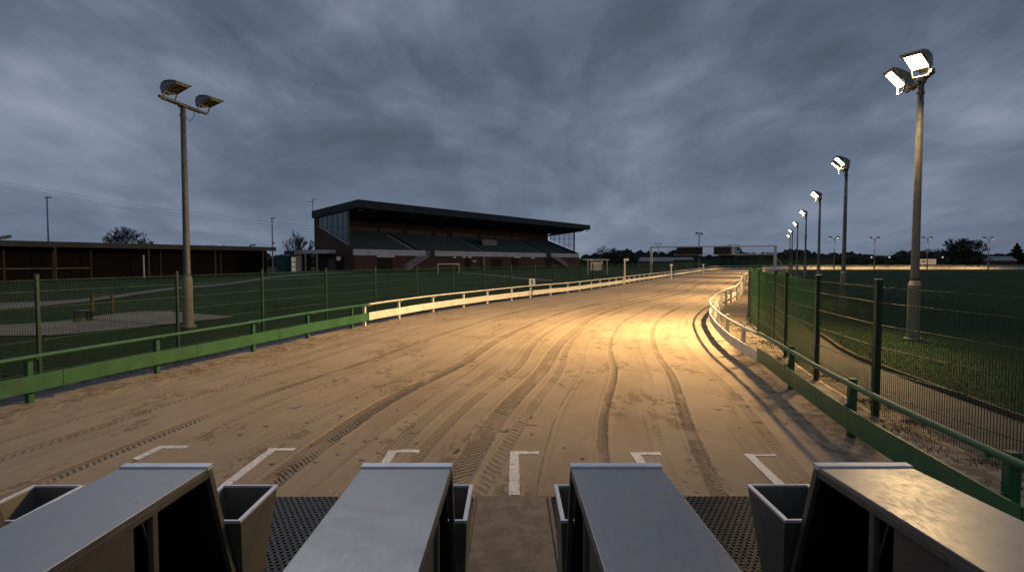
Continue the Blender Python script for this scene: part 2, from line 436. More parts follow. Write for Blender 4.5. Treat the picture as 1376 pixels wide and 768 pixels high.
def sand_z(x_, y_):
    x_ = np.atleast_1d(x_); y_ = np.atleast_1d(y_); D = (x_[:, None] - INNER[None, :200, 0]) ** 2 + (y_[:, None] - INNER[None, :200, 1]) ** 2; k = D.argmin(1)
    dx, dy = x_ - INNER[k, 0], y_ - INNER[k, 1]; u = dx * NORM[k, 0] + dy * NORM[k, 1]; al = dx * NORM[k, 1] - dy * NORM[k, 0]
    s_ = SARC[k] + al; u = np.where(u > 0, u * 14.8 / Wd(s_), u); return relief(u, s_, True)[0]

# --- terrain
OUT = off(.35, frac=True)
OUTc = OUT[::4]
def dist_out(X, Y):
    """signed distance to the left of the outer rail (positive outside)"""
    sh = X.shape; P = np.stack([X.ravel(), Y.ravel()], 1); res = np.zeros(len(P)); 
    nn = NORM[::4][:len(OUTc)]
    for a in range(0, len(P), 20000):
        q = P[a:a + 20000]; D = q[:, None, :] - OUTc[None]; dd = (D ** 2).sum(-1); k = dd.argmin(1)
        r = np.sqrt(dd[np.arange(len(q)), k]); sg = np.sign((D[np.arange(len(q)), k] * nn[k]).sum(-1)); res[a:a + 20000] = r * sg
    return res.reshape(sh)
def terr(X, Y):
    X = np.asarray(X, float); Y = np.asarray(Y, float)
    d = dist_out(X, Y); t = np.clip((d - 2.5) / 20, 0, 1)
    fade = np.clip((230 - Y) / 60, 0, 1) * np.clip((40 - X) / 20, 0, 1)
    return .9 * t * t * (3 - 2 * t) * fade
def tz(x_, y_): return float(terr(np.array([x_]), np.array([y_]))[0])
def T(px, py):
    """point of the terrain seen at a pixel"""
    z_ = 0.0
    for _ in range(12):
        g = G(px, py, z_); z_ = .5 * z_ + .5 * tz(g.x, g.y)
    g = G(px, py, z_); return Vector((g.x, g.y, tz(g.x, g.y)))

def grass_material():
    m_ = bpy.data.materials.new('grass_turf'); m_.use_nodes = True
    t = NT(m_.node_tree); b = m_.node_tree.nodes['Principled BSDF']
    geo = t.n('ShaderNodeNewGeometry').outputs['Position']
    big = t.noise(geo, .12, 5, .6); mid = t.noise(geo, 1.4, 6, .65); fine = t.noise(geo, 25, 5, .75)
    c_ = t.mix(t.ss(big, .38, .62), (.022, .046, .013), (.016, .035, .010))
    c_ = t.mix(t.m('MULTIPLY', t.ss(mid, .48, .66), .6), c_, (.036, .045, .015))
    c_ = t.mix(t.m('MULTIPLY', t.ss(fine, .45, .65), .6), c_, (.010, .019, .006))
    x_, y_, _ = t.sep(geo)[:3]
    stripe = t.ss(t.m('SINE', t.m('MULTIPLY', t.m('ADD', t.m('MULTIPLY', x_, .82), t.m('MULTIPLY', y_, -.57)), 1.1)), -.2, .2)
    c_ = t.mix(t.m('MULTIPLY', stripe, .22), c_, (.032, .058, .02))
    t.put(b.inputs['Base Color'], c_); b.inputs['Roughness'].default_value = .9; b.inputs['Specular IOR Level'].default_value = .1
    t.put(b.inputs['Normal'], t.bump(t.m('ADD', t.m('MULTIPLY', fine, 1.0), t.m('MULTIPLY', mid, 1.2)), 1.0, .05))
    return m_
GRASS = grass_material()
gx = np.concatenate([np.linspace(-900, -130, 12), np.linspace(-120, 60, 91), np.linspace(65, 400, 40), np.linspace(430, 1200, 10)])
gy = np.concatenate([np.linspace(-60, -12, 6), np.linspace(-10, 240, 126), np.linspace(250, 1900, 24)])
X, Y = np.meshgrid(gx, gy, indexing='ij')
ZZ = terr(X, Y) - .03
me = bpy.data.meshes.new('ground')
idx = np.arange(X.size).reshape(X.shape)
me.from_pydata(np.stack([X, Y, ZZ], -1).reshape(-1, 3).tolist(), [], np.stack([idx[:-1, :-1], idx[1:, :-1], idx[1:, 1:], idx[:-1, 1:]], -1).reshape(-1, 4).tolist())
me.materials.append(GRASS); me.polygons.foreach_set('use_smooth', [True] * len(me.polygons)); me.update()
g_ = bpy.data.objects.new('ground', me); col.objects.link(g_); g_['kind'] = 'structure'

# --- paths
PATHM = mat('worn_tarmac_path', (.085, .076, .062), (.055, .049, .040), .9, scale=1.2, bump=.006, bscale=30, dirt=(.13, .11, .09), dscale=8, dlo=.5, dhi=.7)
PALEPATH = mat('pale_concrete_path', (.17, .16, .15), (.12, .115, .105), .9, scale=.5, bump=.004, bscale=12)
VERGEM = mat('dark_grey_strip', (.045, .044, .043), (.03, .03, .03), .7, scale=1.5, bump=.006, bscale=25, dirt=(.12, .09, .055), dscale=2.5, dlo=.55, dhi=.7)  # dark grey with brown patches, for the strip outside the outer rail
KERBM = mat('dark_timber_edging', (.10, .072, .045), (.06, .045, .03), .85, scale=2, bump=.004)
ribbon('outer_strip', [off(.30, frac=True, i1=560), off(1.15, frac=True, i1=560)], VERGEM, -.008)
# inner walkway: follows the fence then swings out into the infield
kpts = [G(p, q) for p, q in [(1376, 566), (1192, 497), (1140, 477), (1109, 454), (1083, 437), (1066, 408)]]
kl = [(8.7, -8), (8.6, 0), (8.75, 5)] + [(p.x, p.y) for p in kpts] + [(24, 52), (36, 78)]
KERB = resample(smooth(resample(catmull(kl), .5), 8), .5)
FEN_I = None
fline = off(-1.6)
def nearest_on(curve, pts):
    D = ((pts[:, None, :] - curve[None]) ** 2).sum(-1); return curve[D.argmin(1)]
inner_edge = smooth(nearest_on(fline, KERB), 6)
ribbon('walkway_path', [KERB, inner_edge], PATHM, -.012)
mb = MB()
for k in range(0, len(KERB) - 4, 4):
    a, b_ = KERB[k], KERB[k + 4]
    mb.bar((a[0], a[1], .02), (b_[0] - (b_[0] - a[0]) * .012, b_[1] - (b_[1] - a[1]) * .012, .02), .07, .16)
ke = mb.build('path_kerb', KERBM); ke['kind'] = 'structure'

def path_from(name, rowA, rowB, mat_, z=.012):
    A = np.array([T(*p)[:2] for p in rowA]); B = np.array([T(*p)[:2] for p in rowB])
    A = catmull(A.tolist(), .6); B = catmull(B.tolist(), .6)
    def rs(a, n):
        d = np.hypot(*np.diff(a, axis=0).T); s_ = np.concatenate([[0], np.cumsum(d)]); q = np.linspace(0, s_[-1], n)
        return np.stack([np.interp(q, s_, a[:, 0]), np.interp(q, s_, a[:, 1])], 1)
    n = 90; A, B = rs(A, n), rs(B, n)
    ribbon(name, [A + (B - A) * k for k in (0, .25, .5, .75, 1)], mat_, z, zf=terr)
path_from('near_path', [(-60, 455), (0, 451), (75, 450), (160, 442), (240, 434), (311, 426)], [(-60, 438), (0, 436.5), (75, 432), (150, 422), (215, 418), (311, 425)], PALEPATH)
path_from('stand_path', [(-60, 421), (0, 416), (80, 409), (150, 401), (235, 389), (311, 382), (371, 373), (430, 368.5), (474, 366.4)], [(-60, 411), (0, 407), (80, 404), (150, 397), (235, 386), (311, 379.5), (371, 370.5), (430, 366.8), (474, 365.2)], PALEPATH, .016)
path_from('pitch_path', [(621, 367.6), (670, 371.5), (744, 378)], [(621, 366.4), (670, 370), (744, 376.4)], PALEPATH)


# ------------------------------------------------------------------ rails (posts, kickboard, tube)

def rail(name, label, curve, mat_, side, post_step=3.2, anchor=None, board=(.24, .57), tube_z=.93, tr=.040, start=0.0, group=None, postw=.11, nseg=1):
    """curve: the line of the kickboard; posts stand `side` metres behind it"""
    t = thing(name, label, 'rail', (float(curve[0][0]), float(curve[0][1]), 0), group=group)
    c_ = curve; d = np.gradient(c_, axis=0); d /= np.hypot(d[:, 0], d[:, 1])[:, None]
    nn = np.stack([-d[:, 1], d[:, 0]], 1) * side
    n = len(c_)
    # kickboard: thick plank strip with joints every three metres or so
    mb = MB(); th = .035; sg = math.copysign(1, side)
    ex = nn / abs(side)
    PL = 7; i0 = 0; rj = random.Random(n)
    while i0 < n - 1:
        i1 = min(i0 + PL, n - 1); dz = rj.uniform(-.006, .006); dn = rj.uniform(0, .006); V = []; kk = i1 - i0
        for i in range(i0, i1 + 1):
            p, e = c_[i], ex[i]; g_ = (.006 if i == i0 else (-.006 if i == i1 else 0.0)); q0_, q1_ = p[0] + d[i][0] * g_ + e[0] * dn, p[1] + d[i][1] * g_ + e[1] * dn
            wob = dz + .004 * math.sin(i * .83)
            V += [(q0_, q1_, board[0] + wob), (q0_ + e[0] * th, q1_ + e[1] * th, board[0] + wob), (q0_ + e[0] * th, q1_ + e[1] * th, board[1] + wob), (q0_, q1_, board[1] + wob)]
        Fc = [(4 * i + j, 4 * i + (j + 1) % 4, 4 * i + 4 + (j + 1) % 4, 4 * i + 4 + j) for i in range(kk) for j in range(4)] + [(0, 1, 2, 3), (4 * kk + 3, 4 * kk + 2, 4 * kk + 1, 4 * kk)]
        mb.add(V, Fc); i0 = i1
    mb.build('kickboard', mat_, t, world=True)
    mb = MB(); step = 1
    pts = [(c_[i][0] + ex[i][0] * .02, c_[i][1] + ex[i][1] * .02, tube_z + .008 * math.sin(i * .21)) for i in range(0, n, step)]
    mb.tube(pts, tr, 10); mb.build('top_rail', mat_, t, world=True, smooth=True)
    L = (n - 1) * .5; q = start
    if anchor is not None: q = (int(np.argmin(np.abs(c_[:200, 1] - anchor))) * .5) % post_step
    while q <= L:
        i = min(int(q / .5), n - 1); p, e = c_[i], ex[i]; dd = d[i]
        so_ = abs(side); post = MB(); ang = math.atan2(dd[1], dd[0])
        cx, cy = p[0] + e[0] * so_, p[1] + e[1] * so_
        post.box((cx, cy, .46), (postw, postw, .94), ang)
        # arms that carry the rail and the board forward of the post
        post.bar((cx - e[0] * postw * .5, cy - e[1] * postw * .5, tube_z - .055), (p[0] + e[0] * .02, p[1] + e[1] * .02, tube_z - .055), .05, .05)
        for zb in (board[0] + .07, board[1] - .07):
            post.bar((cx - e[0] * postw * .5, cy - e[1] * postw * .5, zb), (p[0] + e[0] * (th + .001), p[1] + e[1] * (th + .001), zb), .05, .04)
        po = post.build('post', mat_, t, world=True, bevel=.006 if math.hypot(p[0], p[1]) < 40 else 0)
        mb2 = MB(); 
        q += post_step
    return t

iY = lambda yv: idx_at_y(INNER, yv)
ga, gb = 2, iY(14.5)
# post positions phased so that posts fall where the photo has them
rail('running_rail', 'green painted inner rail with kickboard beside the right-hand mesh fence, nearest the traps', INNER[iY(-2):gb + 1], GREEN, -.26, 3.5, anchor=9.2, tube_z=.95)
rail('running_rail', 'white inner rail curving away past the green screened fence', INNER[gb:iY(92)], WHITE, -.26, 3.2, start=2.6, board=(.22, .50))
OUTER = off(0, frac=True)
OUTER = resample(OUTER, .5)
oY = lambda yv: idx_at_y(OUTER, yv)
og = oY(24.0)
rail('running_rail', 'green painted outer rail with wide kickboard along the left side of the sand', OUTER[oY(1):og + 1], GREEN, .24, 3.1, anchor=14.25, board=(.25, .57), tube_z=.94)
iw2 = int(np.argmax(OUTER[:, 0] > 100))
rail('running_rail', 'white outer rail running from the green rail past the grandstand to the far bend', OUTER[og:iw2 - 120], WHITE, .24, 3.3, start=.1, board=(.25, .58), tube_z=.94)
rail('running_rail', 'white outer rail around the far bend and back straight', OUTER[iw2 - 120::2], WHITE, .24, 2.4, start=.1, board=(.15, .62), tube_z=1.15, tr=.055)
ii2 = int(np.argmax(INNER[:, 0] > 72))
rail('running_rail', 'white inner rail of the back straight at the edge of the infield', INNER[ii2::2], WHITE, -.24, 2.4, start=.1, board=(.2, .5), tr=.04)

# ------------------------------------------------------------------ mesh fences
SCREEN = mat('green_windbreak_fabric', (.035, .15, .060), (.025, .11, .045), .8, scale=1.2, bump=.006, bscale=6, stretch=(1, 1, .4))
def make_translucent(m_, col_):
    t = NT(m_.node_tree); b = m_.node_tree.nodes['Principled BSDF']; out = m_.node_tree.nodes['Material Output']
    tr_ = t.n('ShaderNodeBsdfTranslucent'); tr_.inputs[0].default_value = (*col_, 1); mx = t.n('ShaderNodeMixShader'); mx.inputs[0].default_value = .55
    t.t.links.new(b.outputs[0], mx.inputs[1]); t.t.links.new(tr_.outputs[0], mx.inputs[2])
    tp = t.n('ShaderNodeBsdfTransparent'); m2 = t.n('ShaderNodeMixShader'); m2.inputs[0].default_value = .48      # open weave
    t.t.links.new(mx.outputs[0], m2.inputs[1]); t.t.links.new(tp.outputs[0], m2.inputs[2]); t.t.links.new(m2.outputs[0], out.inputs[0])
make_translucent(SCREEN, (.06, .26, .10))
def fence(name, label, curve, step, H=2.35, screen=None, vstep=.05, wr=.0036, zf=None, cut=None, hrows=(.06, .45, .85, 1.25, 1.65, 2.05, 2.32), group=None):
    t = thing(name, label, 'fence', (float(curve[0][0]), float(curve[0][1]), 0), group=group)
    L = (len(curve) - 1) * .5
    def P(q):
        k = min(q / .5, len(curve) - 1.001); i = int(k); f_ = k - i; return curve[i] * (1 - f_) + curve[i + 1] * f_
    q = 0.0; prev = None; j = 0
    while q <= L:
        p = P(q); dd = P(min(q + .3, L)) - P(max(q - .3, 0)); ang = math.atan2(dd[1], dd[0])
        z0 = zf(p[0], p[1]) if zf else 0.0
        pw = .105 if p[0] > 0 else .08
        m_ = MB(); m_.box((p[0], p[1], z0 + (H + .08) / 2), (pw, pw, H + .08), ang)
        m_.box((p[0], p[1], z0 + H + .10), (pw + .012, pw + .012, .035), ang)
        m_.build('post', GREEN_D, t, world=True, bevel=.004 if abs(p[1]) < 30 else 0)
        if prev is not None:
            a, za = prev; b_ = p; zb = z0
            e = (b_ - a); ln = np.hypot(*e); e = e / ln; nrm = np.array([-e[1], e[0]])
            m_ = MB(); n = int(ln / vstep)
            far = min(math.hypot(*a), math.hypot(*b_))
            vs = vstep if far < 45 else vstep * 2; n = int(ln / vs); r_ = wr if far < 45 else wr * 1.35
            for k in range(1, n):
                f_ = k / n; c_ = a + (b_ - a) * f_; zc = za + (zb - za) * f_
                m_.bar((c_[0], c_[1], zc + .05), (c_[0], c_[1], zc + H), r_ * 2, r_ * 2)
            for hz in hrows:
                for ds in ((-.004, .004) if far < 45 else (0.0,)):
                    m_.bar((a[0] + nrm[0] * ds * 3, a[1] + nrm[1] * ds * 3, za + hz), (b_[0] + nrm[0] * ds * 3, b_[1] + nrm[1] * ds * 3, zb + hz), r_ * 2.6, r_ * 2.6)
            m_.build('mesh_panel', WIRE, t, world=True, fixn=False)
            if screen and screen(j):
                m_ = MB(); ns = 12; V = []
                for k in range(ns + 1):
                    f_ = k / ns; c_ = a + (b_ - a) * f_ - nrm * (.04 + .012 * math.sin(k * 1.3 + j))
                    for hh in (.08, H - .04): V.append((c_[0], c_[1], za + hh))
                Fc = [(2 * k, 2 * k + 2, 2 * k + 3, 2 * k + 1) for k in range(ns)]
                m_.add(V, Fc); m_.build('screen_fabric', SCREEN, t, world=True)
        prev = (p, z0); q += step; j += 1
    return t

fi = [(8.6, -6), (7.8, 0), (7.2, 3.5), (6.75, 6.2)]
for p_ in [(1198, 383), (1104, 376)]: pass
bp = [G(1198, 570), G(1104, 514), G(1060, 486)]
fi += [(p.x, p.y) for p in bp]
# beyond the third post the fence keeps 1.7 m inside the rail
tail = off(-1.75)
kt = int(np.argmin(np.abs(tail[:300, 1] - 19.0)))
fi += [tuple(tail[k]) for k in range(kt, kt + 120, 8)]
FI = resample(smooth(resample(catmull(fi), .25), 10), .5)
# phase so that a post falls at the measured place
k0 = int(np.argmin(np.abs(FI[:, 1] - bp[0].y)))
stp = 3.15
st0 = k0 % int(round(stp / .5))
FI2 = FI[st0:]
jn = int(round((k0 - st0) * .5 / stp))
FI2 = resample(FI2, .5)
fence('mesh_fence', 'tall green wire mesh fence on the right, with dark posts and fabric screening farther on', FI2, stp, screen=lambda j: j >= jn + 2)
fo = off(2.9, frac=True)
FOc = resample(fo, .5); FOc = FOc[idx_at_y(FOc, 5.5):idx_at_y(FOc, 170)]
fence('mesh_fence', 'green wire mesh fence on the left between the outer rail and the dark lawn', FOc, 4.18, zf=tz, vstep=.06)

# ------------------------------------------------------------------ floodlights
LIGHT_COL = (1.0, .65, .28)
def head(parent, loc, yaw, tilt, lit, spread=112):
    """asymmetric flat floodlight: thick finned back, thin tip, lens on the underside"""
    M_ = Matrix.Translation(loc) @ Matrix.Rotation(yaw, 4, 'Z') @ Matrix.Rotation(-tilt, 4, 'Y')
    mb = MB(); prof = [(-.34, .02, .24), (-.36, .20, .25), (-.22, .33, .27), (.02, .32, .33), (.34, .20, .37), (.60, .06, .36), (.62, .01, .36)]
    V = []
    for (x_, z_, hw) in prof: V += [(x_, -hw, z_), (x_, hw, z_)]
    Fc = [(2 * i, 2 * i + 2, 2 * i + 3, 2 * i + 1) for i in range(len(prof) - 1)]
    Fc += [tuple(2 * i for i in range(len(prof))), tuple(2 * i + 1 for i in reversed(range(len(prof)))), (0, 1, 2 * len(prof) - 1, 2 * len(prof) - 2)]
    mb.add(V, Fc)
    for k in range(7): mb.box((-.16, -.20 + k * .066, .35), (.26, .012, .09))
    mb.box((-.40, 0, .12), (.10, .30, .18))
    for (rx, ry, rl, rw) in ((.17, .262, .72, .022), (.17, -.262, .72, .022), (-.175, 0, .022, .50), (.515, 0, .022, .50)):
        mb.box((rx, ry, -.012), (rl, rw, .05))
    for sy in (-.27, .27):
        mb.bar((-.10, sy, .02), (-.32, sy * .9, -.24), .03, .05)
    mb.bar((-.32, -.26, -.24), (-.32, .26, -.24), .05, .03)
    o = mb.build('floodlight', LAMPBODY, parent, bevel=.008); o.matrix_local = M_
    l = MB(); l.box((.17, 0, .004), (.66, .50, .010))
    lo = l.build('lens', LENS_ON if lit else LAMPGLASS_OFF, o)
    if lit:
        ld = bpy.data.lights.new('lamp_glow', 'AREA'); ld.shape = 'RECTANGLE'; ld.size = .62; ld.size_y = .46
        ld.energy = LAMP_W * lit; ld.spread = R(spread); ld.color = LIGHT_COL
        lb = bpy.data.objects.new('lamp_glow', ld); col.objects.link(lb); lb.parent = o
        lb.location = (.17, 0, -.006)       # emits along its own -Z, through the lens
    return o
def flood_pole(name, label, group, lit=0.0, height=9.0, heads=((-1.05, 0.0, 30), (1.05, 0.0, 30)), sleeve=2.1, bar=1.3):
    """local X points at the track, the crossbar runs along local Y"""
    t = thing(name, label, 'floodlight', group=group)
    mb = MB(); mb.tube([(0, 0, sleeve), (0, 0, sleeve + .12), (0, 0, height * .55), (0, 0, height)], [.145, .135, .118, .098], 14)
    mb.build('pole', GALV, t, smooth=True)
    mb = MB(); mb.tube([(0, 0, -.2), (0, 0, sleeve - .16), (0, 0, sleeve + .02)], [.205, .195, .14], 14)
    mb.tube([(0, 0, -.05), (0, 0, .07)], .30, 10)
    mb.build('base_sleeve', CONCR, t, smooth=False, bevel=.01)
    mb = MB(); mb.bar((.06, -bar, height + .02), (.06, bar, height + .02), .10, .10)
    mb.bar((-.06, -bar * .8, height - .0), (-.06, bar * .8, height - .0), .05, .06)
    mb.build('crossbar', GALV, t, bevel=.005)
    mb = MB(); mb.tube([(0, 0, height - .42), (0, 0, height - .34)], .125, 12); mb.box((0, 0, height - .04), (.26, .26, .05))
    cab = [(.02, .10, height - .45), (.10, .30, height - .55), (.14, .48, height - .30), (.08, .55, height)]
    mb.tube(cab, .014, 6); mb.build('bracket', GALV, t)
    for hd_ in heads: head(t, (.38 if abs(hd_[1]) < 90 else -.38, hd_[0], height + .30), R(hd_[1]), R(hd_[2]), lit * (hd_[3] if len(hd_) > 3 else 1), *hd_[4:5])
    return t
poles = [(1230, 19.9), (1134, 38.8), (1100, 57.5), (1082, 78.5), (1071, 102), (1064, 127), (1061, 152)]
labels = ['tallest looking lit twin floodlight pole, nearest behind the right-hand mesh fence', 'second lit floodlight pole from the traps along the right side of the sand',
          'third lit floodlight pole counting away from the traps', 'fourth lit floodlight pole, with a small box halfway up its column', 'fifth lit floodlight pole along the curve of the track',
          'sixth lit floodlight pole along the curve, just behind the fifth', 'farthest and smallest of the lit floodlight poles']
protoA = flood_pole('floodlight_pole', labels[0], 'lit floodlights along the inside of the track', 1.0, heads=((1.0, 50, 27, .10, 136), (-1.0, 8, 47, 1.28, 117)))
protoB = flood_pole('floodlight_pole', labels[1], 'lit floodlights along the inside of the track', 0.32, heads=((-1.0, 2, 43, 1.0, 106), (1.0, 16, 43, 1.0, 106)))
for k, (px, dd) in enumerate(poles):
    o = protoA if k == 0 else (protoB if k == 1 else copy_tree(protoB))
    p = at(px, dd); o.location = p; o['label'] = labels[k]
    o.rotation_euler.z = R(180 - (19 if k == 0 else 24))
    if k == 3:
        MB().box((0, .0, 6.1), (.3, .75, .28)).build('control_box', LAMPBODY, o)
lp = flood_pole('floodlight_pole', 'unlit twin floodlight pole standing on the dark lawn at left', 'unlit floodlights', 0, heads=((-1.0, -12, 18), (.95, -12, 14)), bar=1.35)
p = T(251, 440); p = at(251, 23.3); lp.location = (p.x, p.y, tz(p.x, p.y) - .02); lp.rotation_euler.z = R(-8)
# far twins: back straight ones carry added light to brighten it, others unlit
far = flood_pole('floodlight_pole', 'x', 'twin floodlights around the far side', 0.24, height=9.6, heads=((-1.2, 0, 30), (1.2, 0, 30)), bar=1.4)
far0 = flood_pole('floodlight_pole', 'x', 'twin floodlights around the far side', 0, height=9.6, heads=((-1.2, 0, 12), (1.2, 180, 12)), bar=1.4)
fl = [(1121, 172, 'floodlight pole in the far infield just right of the lit row'), (1175, 176, 'twin floodlight pole on the far side between the lit row and the white board'),
      (1246, 176, 'twin floodlight pole standing in front of the white roadside board'), (1328, 176, 'twin floodlight pole farthest right, by the large bare tree'),
      (939, 150, 'unlit floodlight pole rising behind the dark boards of the gantry'), (884, 240, 'tiny distant unlit floodlight pole left of the gantry')]
for k, (px, dd, lb_) in enumerate(fl):
    o = (far if k == 0 else copy_tree(far)) if k < 4 else (far0 if k == 4 else copy_tree(far0))
    p = at(px, dd); o.location = (p.x, p.y, 0); o['label'] = lb_; o.rotation_euler.z = R(90 if k != 4 else 120)

# ------------------------------------------------------------------ starting traps
def trap_mesh(sidex):
    """local frame: y forward, origin on the ground under the front top edge; sidex = +1 when the open side is at +x"""
    t = thing('starting_trap', 'x', 'starting trap', group='starting traps across the sand')
    w2, zf_, L = .30, 1.36, 2.3; sl_ = math.tan(R(1.4)); zb = zf_ + L * sl_
    top = MB()
    top.hexa([(-w2, -.069, zf_ - .03), (w2, -.069, zf_ - .03), (w2, -L, zb - .03), (-w2, -L, zb - .03)], [(-w2, -.069, zf_), (w2, -.069, zf_), (w2, -L, zb), (-w2, -L, zb)])
    top.build('top_sheet', SHEET, t, bevel=.004)
    tr_ = MB(); tr_.box((0, -.030, zf_ - .004), (2 * w2 + .012, .075, .034)); tr_.build('front_trim', TRIM, t, bevel=.003)
    for s_ in (-1, 1):
        lip = MB(); xo = s_ * (w2 - .004)
        lip.hexa([(xo - .006, -.04, zf_ - .075), (xo + .006, -.04, zf_ - .075), (xo + .006, -L, zb - .075), (xo - .006, -L, zb - .075)],
                 [(xo - .006, -.04, zf_ - .031), (xo + .006, -.04, zf_ - .031), (xo + .006, -L, zb - .031), (xo - .006, -L, zb - .031)])
        lip.build('edge_lip', SIDESH, t, bevel=.002)
        xs = s_ * (w2 - .03)
        pn = MB()
        if s_ == sidex: poly = [(-L, .04), (-.80, .04), (-.80, zf_ - .04), (-L, zb - .04)]
        else: poly = [(-L, .04), (.37, .04), (-.06, zf_ - .04), (-L, zb - .04)]
        pn.prism([(xs - .008, q[0], q[1]) for q in poly], (.016, 0, 0)); pn.build('side_panel', SIDESH, t, bevel=.003)
        if s_ != sidex:
            ln_ = MB(); ln_.prism([(xs - s_ * .012, q[0], q[1]) for q in [(-L + .05, .05), (.35, .05), (-.07, zf_ - .05), (-L + .05, zb - .05)]], (-s_ * .004, 0, 0)); ln_.build('interior_shade', DARKIN, t)  # added near-black sheet, paints the trap interior as dark as deep shade
        po = MB(); po.box((xs - (0 if s_ == sidex else s_ * .05), -.62, zf_ / 2 - .02), (.035, .05, zf_ - .05)); po.build('post', SIDESH, t, bevel=.004)
        fp = MB(); fx = s_ * (w2 - .012)
        fp.hexa([(fx - .018, .44, .0), (fx + .018, .44, .0), (fx + .018, .385, .0), (fx - .018, .385, .0)], [(fx - .018, -.001, zf_ - .028), (fx + .018, -.001, zf_ - .028), (fx + .018, -.055, zf_ - .034), (fx - .018, -.055, zf_ - .034)])
        fp.build('front_post', SIDESH, t, bevel=.004)
    # closed front flap seen from inside, floor, rear bulkhead: the dark body
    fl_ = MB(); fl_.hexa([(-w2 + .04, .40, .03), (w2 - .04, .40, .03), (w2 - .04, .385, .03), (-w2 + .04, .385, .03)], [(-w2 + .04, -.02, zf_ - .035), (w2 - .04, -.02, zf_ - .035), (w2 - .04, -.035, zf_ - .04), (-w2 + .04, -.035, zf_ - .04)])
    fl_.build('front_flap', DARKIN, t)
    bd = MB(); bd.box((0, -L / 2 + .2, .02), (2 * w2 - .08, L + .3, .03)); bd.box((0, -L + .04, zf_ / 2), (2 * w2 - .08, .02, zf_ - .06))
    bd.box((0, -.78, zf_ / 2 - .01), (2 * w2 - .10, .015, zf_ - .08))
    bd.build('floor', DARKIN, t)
    return t
def tray(t, x0, x1, y0, y1, z1, xa=.13, xb=.13):
    """open hopper-like tray in front: rim of folded sheet, walls tapering down"""
    mb = MB(); th = .022
    def wall(a, b, a2, b2):
        # a,b top outer; a2,b2 bottom outer
        a, b, a2, b2 = map(Vector, (a, b, a2, b2)); n = ((b - a).cross(a2 - a)).normalized() * .012
        mb.hexa([a2 - n, b2 - n, b2 + n, a2 + n], [a - n, b - n, b + n, a + n])
    zb_ = .02
    wall((x0, y0, z1), (x0, y1, z1), (x0 + xa, y0 + .29, zb_), (x0 + xa, y1 - .03, zb_))
    wall((x1, y0, z1), (x1, y1, z1), (x1 - xb, y0 + .29, zb_), (x1 - xb, y1 - .03, zb_))
    wall((x0, y1, z1), (x1, y1, z1), (x0 + xa, y1 - .03, zb_), (x1 - xb, y1 - .03, zb_))
    wall((x0, y0, z1), (x1, y0, z1), (x0 + xa, y0 + .29, zb_), (x1 - xb, y0 + .29, zb_))
    mb.box(((x0 + x1) / 2, (y0 + y1) / 2 + .09, .30), (x1 - x0 - xa * 1.34 - xb * 1.34, y1 - y0 - .25, .012))
    o = mb.build('front_tray', TRAYM, t, bevel=.002)
    rm = MB(); r = .024
    rm.box((x0, (y0 + y1) / 2, z1 + .004), (r * 1.3, y1 - y0 + r, .022)); rm.box((x1, (y0 + y1) / 2, z1 + .004), (r * 1.3, y1 - y0 + r, .022))
    rm.box(((x0 + x1) / 2, y1, z1 + .004), (x1 - x0 - r * 1.3, r, .022)); rm.box(((x0 + x1) / 2, y0, z1 + .004), (x1 - x0 - r * 1.3, r, .022))
    rm.build('rim', TRIM, o, bevel=.003)
TZ = .86
g0 = G(547.5, 624, 1.36); YF = g0.y
tr_px = [(170, 285), (489, 607), (767, 886), (1095, 1218)]
tl = ['starting trap with slate grey top at far left, its open side showing a black interior', 'starting trap left of the bare central strip, with a plain grey metal top',
      'starting trap right of the bare central strip, with rust specks on its grey top', 'starting trap on the right whose metal top reflects a golden floodlight glare']
trp = {+1: trap_mesh(+1), -1: trap_mesh(-1)}
used = {1: False, -1: False}
for k, (a, b_) in enumerate(tr_px):
    s_ = 1 if k < 2 else -1
    xa, xb = G(a, 624, 1.36).x, G(b_, 624, 1.36).x
    if not used[s_]: o = trp[s_]; used[s_] = True
    else: o = copy_tree(trp[s_])
    o.location = ((xa + xb) / 2, YF, 0); o['label'] = tl[k]; o['category'] = 'starting trap'
    o.scale = ((xb - xa) / .60, 1, 1)
YT = G(690, 653, TZ).y - YF
cx = lambda k: (G(tr_px[k][0], 624, 1.36).x + G(tr_px[k][1], 624, 1.36).x) / 2
trs = sorted([o for o in col.objects if o.name.startswith('starting_trap')], key=lambda o: o.location.x)
def trayx(px): return G(px, 653, TZ).x
for k, (pa, pb) in enumerate([(300, 371), (None, 633), (747, None), (1007, 1086)]):
    x1 = trayx(pb) if pb else None; x0 = trayx(pa) if pa else None
    if x0 is None: x0 = x1 - .46
    if x1 is None: x1 = x0 + .46
    sx = trs[k].scale.x; c0 = trs[k].location.x
    tray(trs[k], (x0 - c0) / sx, (x1 - c0) / sx, .19, YT, TZ, .13 if k in (0, 3) else .04, .13 if k in (0, 3) else .04)
# the fifth trap at the left edge: only its front tray is in view, its box stands just outside the frame
t5 = copy_tree(trp[1] if trp[1].children else trs[0])
for ch in list(t5.children):
    if ch.name.startswith('front_tray'):
        for g in list(ch.children): bpy.data.objects.remove(g)
        bpy.data.objects.remove(ch)
t5.location.x = -4.02; t5['label'] = 'starting trap at the left edge, of which only the open front tray shows'
x0, x1 = trayx(47), trayx(112); sx = t5.scale.x
tray(t5, (x0 + 4.02) / sx, (x1 + 4.02) / sx, .19, YT, TZ)

